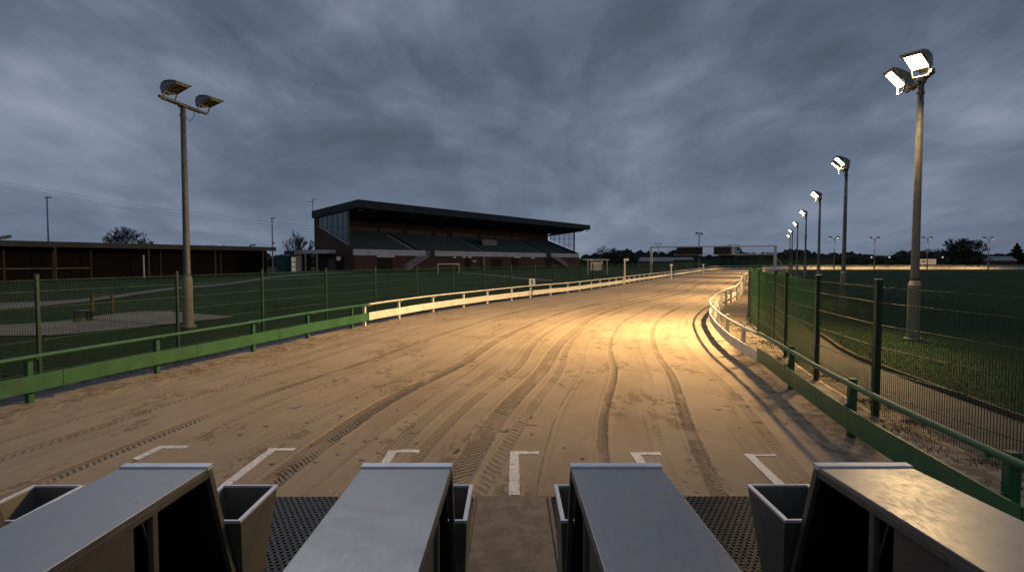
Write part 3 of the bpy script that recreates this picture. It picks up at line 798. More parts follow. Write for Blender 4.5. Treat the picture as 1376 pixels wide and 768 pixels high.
# --- rubber ring mats and the bare strip between them
y_mat = G(690, 668).y
def ring_mat(x0, x1, y0, y1, label):
    a = .066; vs = []; fs = []; nx = int((x1 - x0) / a); ny = int((y1 - y0) / (a * .866))
    for j in range(ny):
        for i in range(nx):
            cx_, cy_ = x0 + (i + .5 + (j % 2) * .5) * a, y0 + (j + .5) * a * .866
            if cx_ + a * .5 > x1: continue
            o = len(vs)
            for (r_, z_) in ((.58 * a, .012), (.50 * a, .020), (.34 * a, .020), (.30 * a, .006)):
                for k in range(6):
                    t = math.pi / 3 * k + math.pi / 6; vs.append((cx_ + r_ * math.cos(t), cy_ + r_ * math.sin(t), z_))
            for q in range(3):
                for k in range(6):
                    k2 = (k + 1) % 6; fs.append((o + q * 6 + k, o + q * 6 + k2, o + q * 6 + 6 + k2, o + q * 6 + 6 + k))
    mb = MB(); mb.v = vs; mb.f = fs; mb.mi = [0] * len(fs)
    t = thing('rubber_mat', label, 'mat', ((x0 + x1) / 2, (y0 + y1) / 2, 0), group='rubber mats under the traps')
    mb.build('honeycomb_surface', BLACK, t, world=True, fixn=False)
    MB().box(((x0 + x1) / 2, (y0 + y1) / 2, .004), (x1 - x0 + .02, y1 - y0 + .02, .006)).build('backing', DARKIN, t, world=True)
    return t
xs0, xs1 = G(640, 668).x, G(736, 668).x
ring_mat(-2.95, xs0 - .05, 3.2, y_mat, 'black honeycomb rubber mat left of the bare central strip')
ring_mat(xs1 + .05, 3.05, 3.2, y_mat, 'black honeycomb rubber mat right of the bare central strip')
def strip_mat():
    m_ = bpy.data.materials.new('trodden_strip'); m_.use_nodes = True
    t = NT(m_.node_tree); b = m_.node_tree.nodes['Principled BSDF']
    geo = t.n('ShaderNodeNewGeometry').outputs['Position']
    n1 = t.noise(geo, 4, 8, .72, .4); n2 = t.noise(geo, 45, 4, .7)
    c_ = t.mix(t.ss(n1, .35, .65), (.29, .225, .16), (.18, .14, .098))
    c_ = t.mix(t.m('MULTIPLY', t.ss(n2, .55, .7), .6), c_, (.04, .03, .02))
    t.put(b.inputs['Base Color'], c_); b.inputs['Roughness'].default_value = .9
    t.put(b.inputs['Normal'], t.bump(t.m('ADD', n1, t.m('MULTIPLY', n2, .5)), 1, .02)); return m_
st = MB(); st.box(((xs0 + xs1) / 2, (2.5 + y_mat) / 2, .012), (xs1 - xs0 - .03, y_mat - 2.5 - .01, .02))
so_ = st.build('central_path', strip_mat()); so_['kind'] = 'structure'
for xx in (xs0 - .005, xs1 + .005):
    e = MB(); e.box((xx, (2.5 + y_mat) / 2, .018), (.028, y_mat - 2.5, .036))
    eo = e.build('edging_strip', mat('edging_timber', (.22, .17, .11), (.14, .11, .075), .85, scale=5, bump=.003), bevel=.004)
    tag(eo, 'thin edging strip along the %s side of the bare central strip' % ('left' if xx < 0 else 'right'), 'edging')

# --- painted L marks
def paint_material():
    m_ = bpy.data.materials.new('worn_white_paint'); m_.use_nodes = True
    t = NT(m_.node_tree); b = m_.node_tree.nodes['Principled BSDF']
    geo = t.n('ShaderNodeNewGeometry').outputs['Position']
    n1 = t.noise(geo, 16, 6, .7); n2 = t.noise(geo, 3.2, 3, .6)
    t.put(b.inputs['Base Color'], t.mix(t.ss(n1, .4, .65), (.82, .80, .77), (.62, .58, .52)))
    b.inputs['Roughness'].default_value = .85
    t.put(b.inputs['Alpha'], t.ss(t.m('ADD', n1, t.m('MULTIPLY', t.m('SUBTRACT', n2, .5), .30)), .69, .63))
    return m_
PAINT = paint_material()
marks = [(220, 599, 256, 183, 617, 'white L mark farthest left, before the left-most grey trap'), (368, 602, 400, 303, 652, 'white L mark with a long slanting stem beside the front tray of the left trap'),
         (528, 604.5, 565, 515, 628, 'white L mark just beyond the trap left of the central strip'), (691, 606.5, 724, 691, 665, 'white L mark straight ahead of the bare central strip'),
         (852, 607.5, 886, 866, 628, 'white L mark just beyond the trap right of the central strip'), (1005, 609.5, 1042, 1053, 655, 'worn white L mark with a faint bar on the right')]
for (px, py, pbx, sx_, sy_, lb_) in marks:
    c0 = G(px, py); bx = G(pbx, py - 1 if px < 1000 else py + 1); sb = G(sx_, sy_)
    mb = MB(); z_ = .004; wq = .13
    x0 = c0.x - wq * .3
    y1 = c0.y
    L_ = c0.y - sb.y
    # a thin coat that follows the relief of the sand
    def ln(p0, p1, w0):
        p0, p1 = Vector(p0), Vector(p1); d = (p1 - p0); n = Vector((-d.y, d.x, 0)).normalized() * w0 / 2; K = max(6, int(d.length / .02)); J = 7; V = []
        for k in range(K + 1):
            j1 = (float(fbm(np.array([k * .21 + px]), np.array([1.7]), 3)[0]) - .5) * .22
            for j in range(J): V.append(p0 + d * k / K + n * (2 * j / (J - 1) - 1) * (1 + j1))
        A_ = np.array([(q.x, q.y) for q in V]); zz0 = sand_z(A_[:, 0], A_[:, 1]); V = [(q.x, q.y, float(h_) + .006) for q, h_ in zip(V, zz0)]
        mb.add(V, [(k * J + j, k * J + j + 1, (k + 1) * J + j + 1, (k + 1) * J + j) for k in range(K) for j in range(J - 1)])
    ln((c0.x, y1, z_), (sb.x, sb.y, z_), wq)
    zz_ = z_ + .0
    ln((c0.x + wq * .5, y1 - wq * .45, zz_), (bx.x, y1 - wq * .45, zz_), wq * .95 if px < 1000 else wq * .45)
    o = mb.build('lane_mark', PAINT, fixn=False); tag(o, lb_, 'lane mark', 'white L marks on the sand')

# ------------------------------------------------------------------ gantry across the track
GWM = mat('cream_steel_frame', (.78, .72, .62), (.66, .60, .50), .6, scale=3)
gp0, gp1 = at(1041.5, 97), at(875, 106)
ga_ = thing('finish_gantry', 'steel gantry spanning the sand with two dark boards hung in it', 'gantry', (gp1.x, gp1.y, 0))
for p, w_ in ((gp0, .48), (gp1, .36)):
    MB().box((p.x, p.y, 2.72), (w_, w_, 5.44), R(-24)).build('upright', GWM, ga_, world=True)
for z_ in (5.3, 3.9):
    if z_ == 3.9:
        a = gp0 + (gp1 - gp0) * .80
        MB().bar((gp0.x, gp0.y, z_), (a.x, a.y, z_), .22, .16).build('crossbeam', GWM, ga_, world=True)
    else: MB().bar((gp0.x, gp0.y, z_), (gp1.x, gp1.y, z_), .26, .24).build('crossbeam', GWM, ga_, world=True)
def gfrac(px):
    best = min(((abs((lambda q: 690 + q.x / q.y * 760)(gp0 + (gp1 - gp0) * f_) - px), f_) for f_ in np.linspace(0, 1, 400)))
    return best[1]
for (a, b_) in ((912.5, 947), (962, 985)):
    A, B = gp0 + (gp1 - gp0) * gfrac(b_), gp0 + (gp1 - gp0) * gfrac(a); mid = (A + B) / 2
    MB().bar((A.x, A.y - .3, 4.55), (B.x, B.y - .3, 4.55), .3, 1.3).build('board', INK, ga_, world=True)
MB().bar((gp0.x, gp0.y, 3.6), (gp0.x + 2.3, gp0.y - 1.2, .1), .08, .08).build('stay', GWM, ga_, world=True)
q = gp0 + (gp1 - gp0) * gfrac(988); MB().box((q.x, q.y - .2, 4.6), (.22, .22, 1.2)).build('hanger', GWM, ga_, world=True)

# ------------------------------------------------------------------ grandstand
def brick_material():
    m_ = bpy.data.materials.new('red_brick'); m_.use_nodes = True
    t = NT(m_.node_tree); b = m_.node_tree.nodes['Principled BSDF']
    co = t.n('ShaderNodeTexCoord').outputs['Object']
    x_, y_, z_ = t.sep(co)[:3]
    br = t.n('ShaderNodeTexBrick'); t.put(br.inputs['Vector'], t.comb(t.m('ADD', t.m('MULTIPLY', x_, .7), t.m('MULTIPLY', y_, .7)), z_)); br.inputs['Scale'].default_value = 4
    br.inputs['Color1'].default_value = (.105, .048, .036, 1); br.inputs['Color2'].default_value = (.075, .036, .028, 1); br.inputs['Mortar'].default_value = (.075, .062, .055, 1)
    n = t.noise(co, .5, 5, .6)
    t.put(b.inputs['Base Color'], t.mix(t.m('MULTIPLY', t.ss(n, .4, .7), .5), br.outputs[0], (.06, .03, .025))); b.inputs['Roughness'].default_value = .9
    return m_
BRICK = brick_material()
TIN = mat('corrugated_cladding', (.035, .045, .045), (.025, .033, .034), .6, scale=.8)
CLAD = mat('white_band_paint', (.56, .57, .60), (.46, .47, .50), .7, scale=.4, dirt=(.26, .26, .26), dscale=.7)
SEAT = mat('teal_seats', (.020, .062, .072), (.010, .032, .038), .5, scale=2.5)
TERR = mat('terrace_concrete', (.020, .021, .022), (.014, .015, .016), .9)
WINP = mat('back_wall_panels', (.11, .095, .07), (.08, .07, .05), .5, scale=.4)
STEP = mat('pale_steps', (.34, .33, .30), (.25, .24, .22), .8)
def glass(name, tint, tr):
    m_ = bpy.data.materials.new(name); m_.use_nodes = True; t = NT(m_.node_tree); m_.node_tree.nodes.clear()
    a = t.n('ShaderNodeBsdfTransparent'); a.inputs[0].default_value = (*tint, 1); g = t.n('ShaderNodeBsdfGlossy'); g.inputs['Roughness'].default_value = .08; g.inputs[0].default_value = (.8, .85, .9, 1)
    mx = t.n('ShaderNodeMixShader'); mx.inputs[0].default_value = tr; t.t.links.new(a.outputs[0], mx.inputs[1]); t.t.links.new(g.outputs[0], mx.inputs[2])
    o = t.n('ShaderNodeOutputMaterial'); t.t.links.new(mx.outputs[0], o.inputs[0]); return m_
GLASS = glass('stand_glazing', (.16, .18, .20), .17); CLEAR = glass('clear_glazing', (.85, .88, .9), .06)
P0 = at(481, 100); P1 = at(793, 173); g0z = .88
sd = (P1 - P0); SL = sd.length; sd.normalize(); sp_ = Vector((-sd.y, sd.x, 0))
def S(a, t_, z_): return P0 + sd * a + sp_ * t_ + Vector((0, 0, z_))
def a_of(px, t_):
    lo, hi = -20.0, 130.0
    for _ in range(50):
        m_ = (lo + hi) / 2; q = S(m_, t_, 0)
        if 690 + q.x / q.y * 760 < px: lo = m_
        else: hi = m_
    return (lo + hi) / 2
gs = thing('grandstand', 'long brick grandstand with a dark overhanging roof and teal seating', 'grandstand', (P0.x, P0.y, g0z))
def sbox(a0, a1, t0, t1, z0, z1, mb=None, zs=None):
    mb = mb or MB(); z1b = zs if zs is not None else z1
    mb.hexa([S(a0, t0, z0), S(a1, t0, z0), S(a1, t1, z0), S(a0, t1, z0)], [S(a0, t0, z1), S(a1, t0, z1), S(a1, t1, z1b), S(a0, t1, z1b)]); return mb
# roof: deep fascia to the front, sloping back
rf = MB()
rf.hexa([S(0, 0, 12.15), S(SL, 0, 12.25), S(SL, 13, 11.2), S(0, 13, 10.8)], [S(0, 0, 13.5), S(SL, 0, 13.5), S(SL, 13, 12.4), S(0, 13, 12.15)])
roof = rf.build('roof', ROOFG, gs, world=True)
fs_ = MB(); sbox(-.06, SL + .06, -.06, -.003, 13.36, 13.56, fs_); fs_.build('fascia_trim', TIN, roof, world=False)
roof.children[0].data.transform(Matrix.Translation(-gs.location))
for k in range(9):
    b_ = MB(); a = 4 + k * (SL - 8) / 8; b_.hexa([S(a - .12, .3, 11.6), S(a + .12, .3, 11.6), S(a + .12, 12.5, 10.4), S(a - .12, 12.5, 10.4)], [S(a - .12, .3, 12.2), S(a + .12, .3, 12.2), S(a + .12, 12.5, 10.9), S(a - .12, 12.5, 10.9)]); b_.build('roof_beam', TIN, gs, world=True)
# front wall, white band
a_l = a_of(477, 1.2)
aL, aR = a_of(478, 1.2), a_of(783, 1.2)
sbox(.35, aR, 1.2, 1.6, g0z - .6, 3.75).build('front_wall', BRICK, gs, world=True)
for (x0, x1) in ((479, 575), (588, 737), (744, 781)):
    sbox(a_of(x0, 1.15), a_of(x1, 1.15), .95, 1.25, 3.75, 4.85).build('white_parapet', CLAD, gs, world=True)
sbox(a_of(575, 1.3), a_of(588, 1.3), 1.35, 1.5, 3.75, 4.7).build('gate_rail', TIN, gs, world=True)
sbox(a_of(737, 1.3), a_of(744, 1.3), 1.35, 1.5, 3.75, 4.7).build('gate_rail', TIN, gs, world=True)
# end walls with raked top, back wall, roof cladding at the rear
for a0, nm in ((0.35, 'side_wall'), (aR - .3, 'side_wall')):
    poly = [S(a0, 1.61, g0z - .6), S(a0, 12.8, g0z - .6), S(a0, 12.8, 11.4), S(a0, 11.6, 11.4), S(a0, 11.6, 9.25), S(a0, 3.1, 5.65), S(a0, 1.61, 5.0)]
    if a0 > 10: poly = [S(a0, 1.61, g0z - .6), S(a0, 12.8, g0z - .6), S(a0, 12.8, 11.4), S(a0, 12.4, 11.4), S(a0, 12.4, 9.1), S(a0, 3.1, 5.65), S(a0, 1.61, 5.0)]
    MB().prism(poly, sd * .3).build(nm, BRICK, gs, world=True)
sbox(.66, aR - .31, 12.4, 12.8, g0z - .6, 11.6).build('back_wall', BRICK, gs, world=True)
cp = MB(); cp.hexa([S(.28, 3.1, 5.66), S(.72, 3.1, 5.66), S(.72, 11.6, 9.26), S(.28, 11.6, 9.26)], [S(.28, 3.1, 5.82), S(.72, 3.1, 5.82), S(.72, 11.6, 9.42), S(.28, 11.6, 9.42)]); cp.build('coping', CLAD, gs, world=True)
# glazed screens
def glaz(a0, gm, ts, hz, tmax):
    ts = list(ts); zt = lambda t_: 12.15 - (12.15 - 10.8) * t_ / 13 - .02; zb_ = lambda t_: 5.84 + (9.42 - 5.84) * (t_ - 3.1) / 8.5
    m_ = MB(); m_.prism([S(a0, 3.15, zb_(3.15)), S(a0, tmax, zb_(tmax)), S(a0, tmax, zt(tmax)), S(a0, 3.15, zt(3.15))], sd * .03); w_ = m_.build('end_window', gm, gs, world=True)
    f_ = MB()
    for t_ in ts: f_.hexa([S(a0 - .05, t_ - .05, zb_(t_) - .05), S(a0 + .1, t_ - .05, zb_(t_) - .05), S(a0 + .1, t_ + .05, zb_(t_)), S(a0 - .05, t_ + .05, zb_(t_))], [S(a0 - .05, t_ - .05, zt(t_) + .02), S(a0 + .1, t_ - .05, zt(t_) + .02), S(a0 + .1, t_ + .05, zt(t_) + .02), S(a0 - .05, t_ + .05, zt(t_) + .02)])
    for z_ in hz:
        tt = min(tmax, 3.1 + (z_ - 5.84) / (9.42 - 5.84) * 8.5); f_.hexa([S(a0 - .04, 3.1, z_), S(a0 + .08, 3.1, z_), S(a0 + .08, tt, z_), S(a0 - .04, tt, z_)], [S(a0 - .04, 3.1, z_ + .09), S(a0 + .08, 3.1, z_ + .09), S(a0 + .08, tt, z_ + .09), S(a0 - .04, tt, z_ + .09)])
    o = f_.build('mullion', TIN if gm is CLEAR else GALV, w_, world=False); o.data.transform(Matrix.Translation(-gs.location))
glaz(.5, GLASS, [4.6, 6.1, 7.6, 9.1, 10.6], [8.9], 11.5)
glaz(aR - .16, CLEAR, [4.8, 6.5, 8.2, 9.9, 11.3], [7.4, 9.3], 11.5)
for a0 in (.5, aR - .2): sbox(a0 - .18, a0 + .18, 2.9, 3.2, 5.0, 11.95).build('pillar', TIN if a0 > 5 else GALV, gs, world=True)
# terracing and seats
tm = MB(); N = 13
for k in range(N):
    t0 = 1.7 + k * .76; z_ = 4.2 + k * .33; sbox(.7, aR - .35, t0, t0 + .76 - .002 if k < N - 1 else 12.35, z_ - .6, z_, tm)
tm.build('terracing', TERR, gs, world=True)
aisles = [a_of(552, 6) , a_of(650, 6), a_of(725, 6), 30]
se = MB(); 
ais = [(a_of(567, 1.8), a_of(531, 10.5)), (a_of(660, 1.8), a_of(650, 10.5)), (a_of(740, 1.8), a_of(735, 10.5))]
for k in range(N - 1):
    t0 = 1.7 + k * .76; z_ = 4.2 + k * .33; a = 1.1
    while a < aR - 1:
        okk = True
        for (q0, q1) in ais:
            qa = q0
            if abs(a - qa) < .9: okk = False
        if okk:
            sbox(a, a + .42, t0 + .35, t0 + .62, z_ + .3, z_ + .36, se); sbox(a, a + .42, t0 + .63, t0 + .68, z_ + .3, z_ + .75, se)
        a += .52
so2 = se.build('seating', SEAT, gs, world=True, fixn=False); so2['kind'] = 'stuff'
for (q0, q1) in ais:
    m_ = MB()
    for k in range(N * 2):
        t0 = 1.7 + k * .38; z_ = 4.2 + k * .165
        if z_ > 8.3: break
        sbox(q0 - .6, q0 + .6, t0, t0 + .36, z_ - .05, z_ + .12, m_)
    m_.build('aisle_steps', STEP, gs, world=True)
# rear boxes with pale panels
zz0 = 8.85
for (x0, x1, h0, h1) in ((473, 512, 9.1, 9.9), (515, 545, 9.0, 9.9), (552, 583, 8.9, 9.8), (590, 604, 8.9, 9.6), (612, 645, 8.7, 9.9), (650, 668, 8.9, 9.8), (671, 690, 8.9, 9.8), (693, 713, 9.0, 9.7)):
    q = (a_of(x0, 12.2), a_of(x1, 12.2)); sbox(max(q[0], .8), q[1], 12.25, 12.38, h0 - .2, h1 - .2).build('rear_window', WINP, gs, world=True)
sbox(a_of(640, 9), a_of(659, 9), 6.0, 6.2, 6.6, 8.0).build('stairwell_panel', STEP, gs, world=True)
# doorways under the terrace
for (x0, x1, h) in ((512, 532, 2.3), (629, 637, 2.6), (664, 679, 2.3), (692, 701, 2.6), (737, 745, 2.6)):
    fr = sbox(a_of(x0, 1.1), a_of(x1, 1.1), 1.12, 1.197, g0z - .1, g0z + h).build('doorway', DARKIN, gs, world=True)
for (x0, x1, z_) in ((511, 534, 3.45), (613.5, 616.5, 3.3), (625, 629, 3.4), (633, 637, 3.4), (639, 643, 2.5), (695, 703, 3.5), (717, 722, 3.35)):
    sbox(a_of(x0, 1.0), a_of(x1, 1.0), .85, 1.0 + .195, z_, z_ + (.28 if x1 - x0 > 8 else .36)).build('white_sign', SIGNW, gs, world=True)
sbox(a_of(653.5, .6), a_of(655, .6), .5, .9, g0z - .1, 3.74).build('downpipe', STEP, gs, world=True)
# outside stairs from the parapet to the ground
def ext_stairs(pt, pb_):
    a0, a1 = a_of(pt, .6), a_of(pb_, .6); z0, z1 = 4.6, g0z; sg = 1 if a1 > a0 else -1
    m_ = MB(); n = 14
    for k in range(n):
        f0, f1 = k / n, (k + 1) / n; aa, ab = a0 + (a1 - a0) * f0, a0 + (a1 - a0) * f1; zt = 3.75 + (z1 + .2 - 3.75) * f0
        sbox(min(aa, ab), max(aa, ab), .05, .93, zt - .25, zt, m_)
    o = m_.build('outside_stairs', STEP, gs, world=True)
    r_ = MB()
    for tt in (.0, .93):
        r_.bar(S(a0, tt, 4.7), S(a1, tt, g0z + 1.0), .07, .09); r_.bar(S(a0, tt, 4.2), S(a1, tt, g0z + .5), .05, .05)
        for k in range(9):
            f_ = k / 8; aa = a0 + (a1 - a0) * f_; r_.bar(S(aa, tt, 3.7 + (z1 + .1 - 3.7) * f_), S(aa, tt, 4.7 + (g0z + 1.0 - 4.7) * f_), .05, .05)
    h_ = r_.build('handrail', CLAD, o, world=False); h_.data.transform(Matrix.Translation(-gs.location))
ext_stairs(578, 549); ext_stairs(746, 764)
# satellite dish, door and small lights on the brick end wall
def sideW(px):
    lo, hi = 0.0, 14.0
    for _ in range(40):
        m_ = (lo + hi) / 2; q = S(.35, m_, 0)
        if 690 + q.x / q.y * 760 > px: lo = m_
        else: hi = m_
    return (lo + hi) / 2
def swbox(x0, x1, z0, z1, mat_, nm, out=.05):
    t0, t1 = sorted((sideW(x0), sideW(x1))); sbox(.35 - out, .345, t0, t1, z0, z1).build(nm, mat_, gs, world=True)
swbox(446, 454, g0z, g0z + 2.3, mat('grey_door', (.13, .13, .15)), 'door')
swbox(457, 467, g0z, g0z + 2.7, DARKIN, 'doorway')
td = sideW(463); dm = MB(); q = S(-.25, td, 3.15); dm.tube([q, q + Vector((.05, -.12, .03)), q + Vector((.08, -.2, .05))], [.05, .34, .42], 14); dm.build('satellite_dish', SIGNW, gs, world=True)
# aerial on the roof corner
am = MB(); q = S(.2, 12.9, 12.1)
am.bar(q, q + Vector((0, 0, 2.4)), .09, .09); am.bar(q + Vector((-.9, 0, 1.75)), q + Vector((.2, 0, 1.85)), .06, .06); am.bar(q + Vector((-.2, 0, 2.3)), q + Vector((1.0, 0, 2.25)), .06, .06)
am.build('aerial', TIN, gs, world=True)
for (aa, pw) in ((1.0, 1), (SL - 1.2, 0)):
    m_ = MB(); q = S(aa, .6, 11.75); m_.box(q, (.35, .3, .25)); m_.box(q + Vector((.5, .2, 0)), (.3, .3, .2)); m_.build('security_lamp', GALV, gs, world=True)

# annex at the foot of the stand, canopy, container
ax = thing('entrance_lodge', 'low flat-roofed lodge with a beige end and white canopy against the stand', 'lodge', S(-2, 9, g0z))
ca = MB(); sbox(-2.4, .25, 6.3, 12.7, 4.1, 4.75, ca); ca.build('canopy', CLAD, ax, world=True)
BEIGE = mat('beige_render', (.42, .33, .24), (.35, .27, .19), .8, scale=.6)
ca = MB(); sbox(-2.4, .25, 12.9, 15.2, 3.9, 4.85, ca); ca.build('end_fascia', BEIGE, ax, world=True)
ca = MB(); sbox(-2.2, -.1, 13.4, 19, g0z, 3.9, ca); ca.build('wall', mat('dark_timber', (.035, .03, .025)), ax, world=True)
ca = MB(); sbox(-2.4, .1, 15.3, 18.4, 3.95, 4.7, ca); ca.build('roof', TIN, ax, world=True)
for px in (410.5, 426):
    q = at(px, 101.5); MB().box((q.x, q.y, 2.5), (.22, .22, 3.3)).build('post', STEP, ax, world=True)
TEAL = mat('teal_container_paint', (.008, .07, .085), (.006, .05, .06), .6, scale=1)
q0, q1 = at(371, 98), at(391, 99.5)
ct = thing('storage_container', 'teal storage container between the open shed and the stand', 'container', (q0.x, q0.y, g0z))
MB().hexa([(q0.x, q0.y, .8), (q1.x, q1.y, .8), (q1.x - 1, q1.y + 3, .8), (q0.x - 1, q0.y + 3, .8)], [(q0.x, q0.y, 3.75), (q1.x, q1.y, 3.75), (q1.x - 1, q1.y + 3, 3.75), (q0.x - 1, q0.y + 3, 3.75)]).build('body', TEAL, ct, world=True)
m_ = MB()
for k in range(14):
    f_ = (k + .5) / 14; p = q0 + (q1 - q0) * f_; m_.box((p.x, p.y - .03, 2.27), (.08, .05, 2.8))
m_.build('ribbed_front', TEAL, ct, world=True)
q0, q1 = at(391.3, 98.5), at(400, 99)
kk = thing('ticket_kiosk', 'small glazed kiosk with a yellow-lit window beside the teal container', 'kiosk', (q0.x, q0.y, g0z))
YEL = emis('kiosk_window_glow', (1, .72, .30), .12)
MB().hexa([(q0.x, q0.y + .05, .8), (q1.x + .3, q1.y + .05, .8), (q1.x, q1.y + 2, .8), (q0.x, q0.y + 2, .8)], [(q0.x, q0.y + .05, 3.6), (q1.x + .3, q1.y + .05, 3.6), (q1.x, q1.y + 2, 3.6), (q0.x, q0.y + 2, 3.6)]).build('wall', STEP, kk, world=True)
m_ = MB()
for i_ in range(2):
    for j_ in range(3):
        a = q0 + (q1 - q0) * (i_ * .47 + .05); b2 = q0 + (q1 - q0) * (i_ * .47 + .47); m_.bar((a.x, a.y - .01, 1.3 + j_ * .85), (b2.x, b2.y - .01, 1.3 + j_ * .85), .04, .72)
m_.build('window', YEL, kk, world=True)

# ------------------------------------------------------------------ open shed at left
TIM = mat('weathered_fascia', (.085, .078, .065), (.06, .055, .046), .8, scale=.7)
A = at(0, 51.6); B = at(371, 78.5); dv = (B - A).normalized(); A2 = A - dv * 14; pv = Vector((-dv.y, dv.x, 0)); SLn = (B - A2).length
def H_(a, t_, z_): return A2 + dv * a + pv * t_ + Vector((0, 0, z_))
sh = thing('open_shed', 'long low open-fronted shed with a flat roof at far left', 'shed', (A2.x, A2.y, .88))
def hbox(a0, a1, t0, t1, z0, z1): return MB().hexa([H_(a0, t0, z0), H_(a1, t0, z0), H_(a1, t1, z0), H_(a0, t1, z0)], [H_(a0, t0, z1), H_(a1, t0, z1), H_(a1, t1, z1), H_(a0, t1, z1)])
hbox(0, SLn, .05, 7, 4.30, 4.66).build('roof', ROOFG, sh, world=True)
hbox(0, SLn, -.05, .046, 4.12, 4.64).build('fascia', TIM, sh, world=True)
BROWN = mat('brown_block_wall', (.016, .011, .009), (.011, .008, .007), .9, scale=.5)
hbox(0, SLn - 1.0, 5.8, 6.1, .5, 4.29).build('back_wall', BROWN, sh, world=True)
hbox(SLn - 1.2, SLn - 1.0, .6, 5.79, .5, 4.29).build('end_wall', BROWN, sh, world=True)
def h_of(px):
    lo, hi = 0.0, 60.0
    for _ in range(40):
        m_ = (lo + hi) / 2; q = H_(m_, .3, 0)
        if 690 + q.x / q.y * 760 < px: lo = m_
        else: hi = m_
    return (lo + hi) / 2
for px in (80, 205, 294, 358):
    a = h_of(px); hbox(a - .09, a + .09, .2, .38, .6, 4.29).build('post', TIM, sh, world=True)
for px in (-20, 30, 96, 147, 240, 320):
    a = h_of(px); hbox(a - .08, a + .08, 3.0, 3.15, .6, 4.29).build('post', TIM, sh, world=True)
hbox(h_of(30), h_of(155), 4.6, 4.68, 1.95, 2.05).build('handrail', STEP, sh, world=True)
a = h_of(193); wp = hbox(a - .06, a + .06, -.5, -.4, .7, 3.4).build('marker_pole', SIGNW); tag(wp, 'thin white pole standing in front of the open shed', 'pole')
q = H_(h_of(18), 1.0, 4.64); fl2 = thing('roof_floodlight', 'small dark floodlight on the near end of the shed roof', 'floodlight', q)
MB().bar((-.4, 0, 0), (-.4, 0, .4), .1, .1).build('bracket', LAMPBODY, fl2); MB().hexa([(-.25, -.15, .15), (.5, -.15, .3), (.5, .25, .3), (-.25, .25, .15)], [(-.25, -.15, .4), (.5, -.1, .55), (.5, .2, .55), (-.25, .25, .4)]).build('housing', LAMPBODY, fl2)
fl3 = copy_tree(fl2); fl3.location = H_(h_of(352), 1.5, 4.62); fl3.scale = (.8, .8, .8); fl3['label'] = 'small dark floodlight on the far end of the shed roof'

# lamp posts behind the shed
def lamp_post(px, ytop, dist, label, arm):
    p = at(px, dist); h = 2.8 + (350 - ytop) / 760 * dist
    t = thing('street_lamp', label, 'street lamp', (p.x, p.y, .8), group='slim lamp posts behind the shed')
    MB().tube([(0, 0, 0), (0, 0, h - .8)], [.13, .08], 8).build('pole', LAMPBODY, t); MB().hexa([(-.15, -.12, h - .85), (arm, -.12, h - .8), (arm, .12, h - .8), (-.15, .12, h - .85)], [(-.15, -.1, h - .66), (arm, -.1, h - .68), (arm, .1, h - .68), (-.15, .1, h - .66)]).build('lamp_head', LAMPBODY, t)
    if arm < .6: MB().box((.18, 0, (h - .8) * .55), (.3, .2, .3)).build('camera_box', LAMPBODY, t)
lamp_post(66, 266.5, 80, 'slim unlit street lamp rising behind the left end of the shed roof', .62)
lamp_post(366.5, 294, 95, 'slim unlit street lamp with a small box, rising at the end of the shed', .5)

# ------------------------------------------------------------------ pitch furniture
def frame_goal(x0, x1, ytop, ybase, dist, name, label, cat, roof=False):
    p0, p1 = at(x0, dist), at(x1, dist + (3 if not roof else 1)); zt = 2.8 + (350 - ytop) / 760 * dist; zb_ = tz(p0.x, p0.y)
    t = thing(name, label, cat, (p0.x, p0.y, zb_))
    for p in (p0, p1): MB().bar((p.x, p.y, zb_), (p.x, p.y, zt), .12, .12).build('post', SIGNW, t, world=True)
    MB().bar((p0.x, p0.y, zt), (p1.x, p1.y, zt), .12, .12).build('crossbar', SIGNW, t, world=True)
    return t, p0, p1, zt, zb_
frame_goal(588.5, 617, 354.5, 364, 84, 'football_goal', 'small white football goal on the lawn before the stand', 'goal')
t_, p0, p1, zt, zb_ = frame_goal(790, 816, 349.2, 366, 95, 'team_dugout', 'pale team dugout with a flat roof right of the stand', 'dugout')
CLR = glass('dugout_glazing', (.5, .52, .55), .25)
MB().hexa([(p0.x - .8, p0.y - .4, zt), (p1.x + .3, p1.y - .4, zt), (p1.x + .3, p1.y + 1.6, zt), (p0.x - .8, p0.y + 1.6, zt)], [(p0.x - .8, p0.y - .4, zt + .14), (p1.x + .3, p1.y - .4, zt + .14), (p1.x + .3, p1.y + 1.6, zt + .14), (p0.x - .8, p0.y + 1.6, zt + .14)]).build('roof', CLAD, t_, world=True)
MB().hexa([(p0.x + .6, p0.y + 1.4, zb_ + .7), (p1.x - .5, p1.y + 1.4, zb_ + .7), (p1.x - .5, p1.y + 1.5, zb_ + .7), (p0.x + .6, p0.y + 1.5, zb_ + .7)], [(p0.x + .6, p0.y + 1.4, zt), (p1.x - .5, p1.y + 1.4, zt), (p1.x - .5, p1.y + 1.5, zt), (p0.x + .6, p0.y + 1.5, zt)]).build('back_panel', CLAD, t_, world=True)
# number board behind the outer rail
p = at(715, 41.5); zb_ = tz(p.x, p.y)
nb = thing('marker_board', 'small white distance board with a dark figure behind the outer rail', 'board', (p.x, p.y, zb_))
MB().box((0, 0, .45), (.08, .08, .9)).build('post', GALV, nb)
zc = 2.8 - 29 / 760 * 41.5 - zb_
MB().box((0, -.03, zc), (.44, .04, .52)).build('panel', SIGNW, nb)
m_ = MB(); m_.box((.02, -.056, zc), (.09, .008, .34)); m_.box((-.04, -.056, zc + .13), (.08, .008, .07)); m_.build('figure', INK, nb)
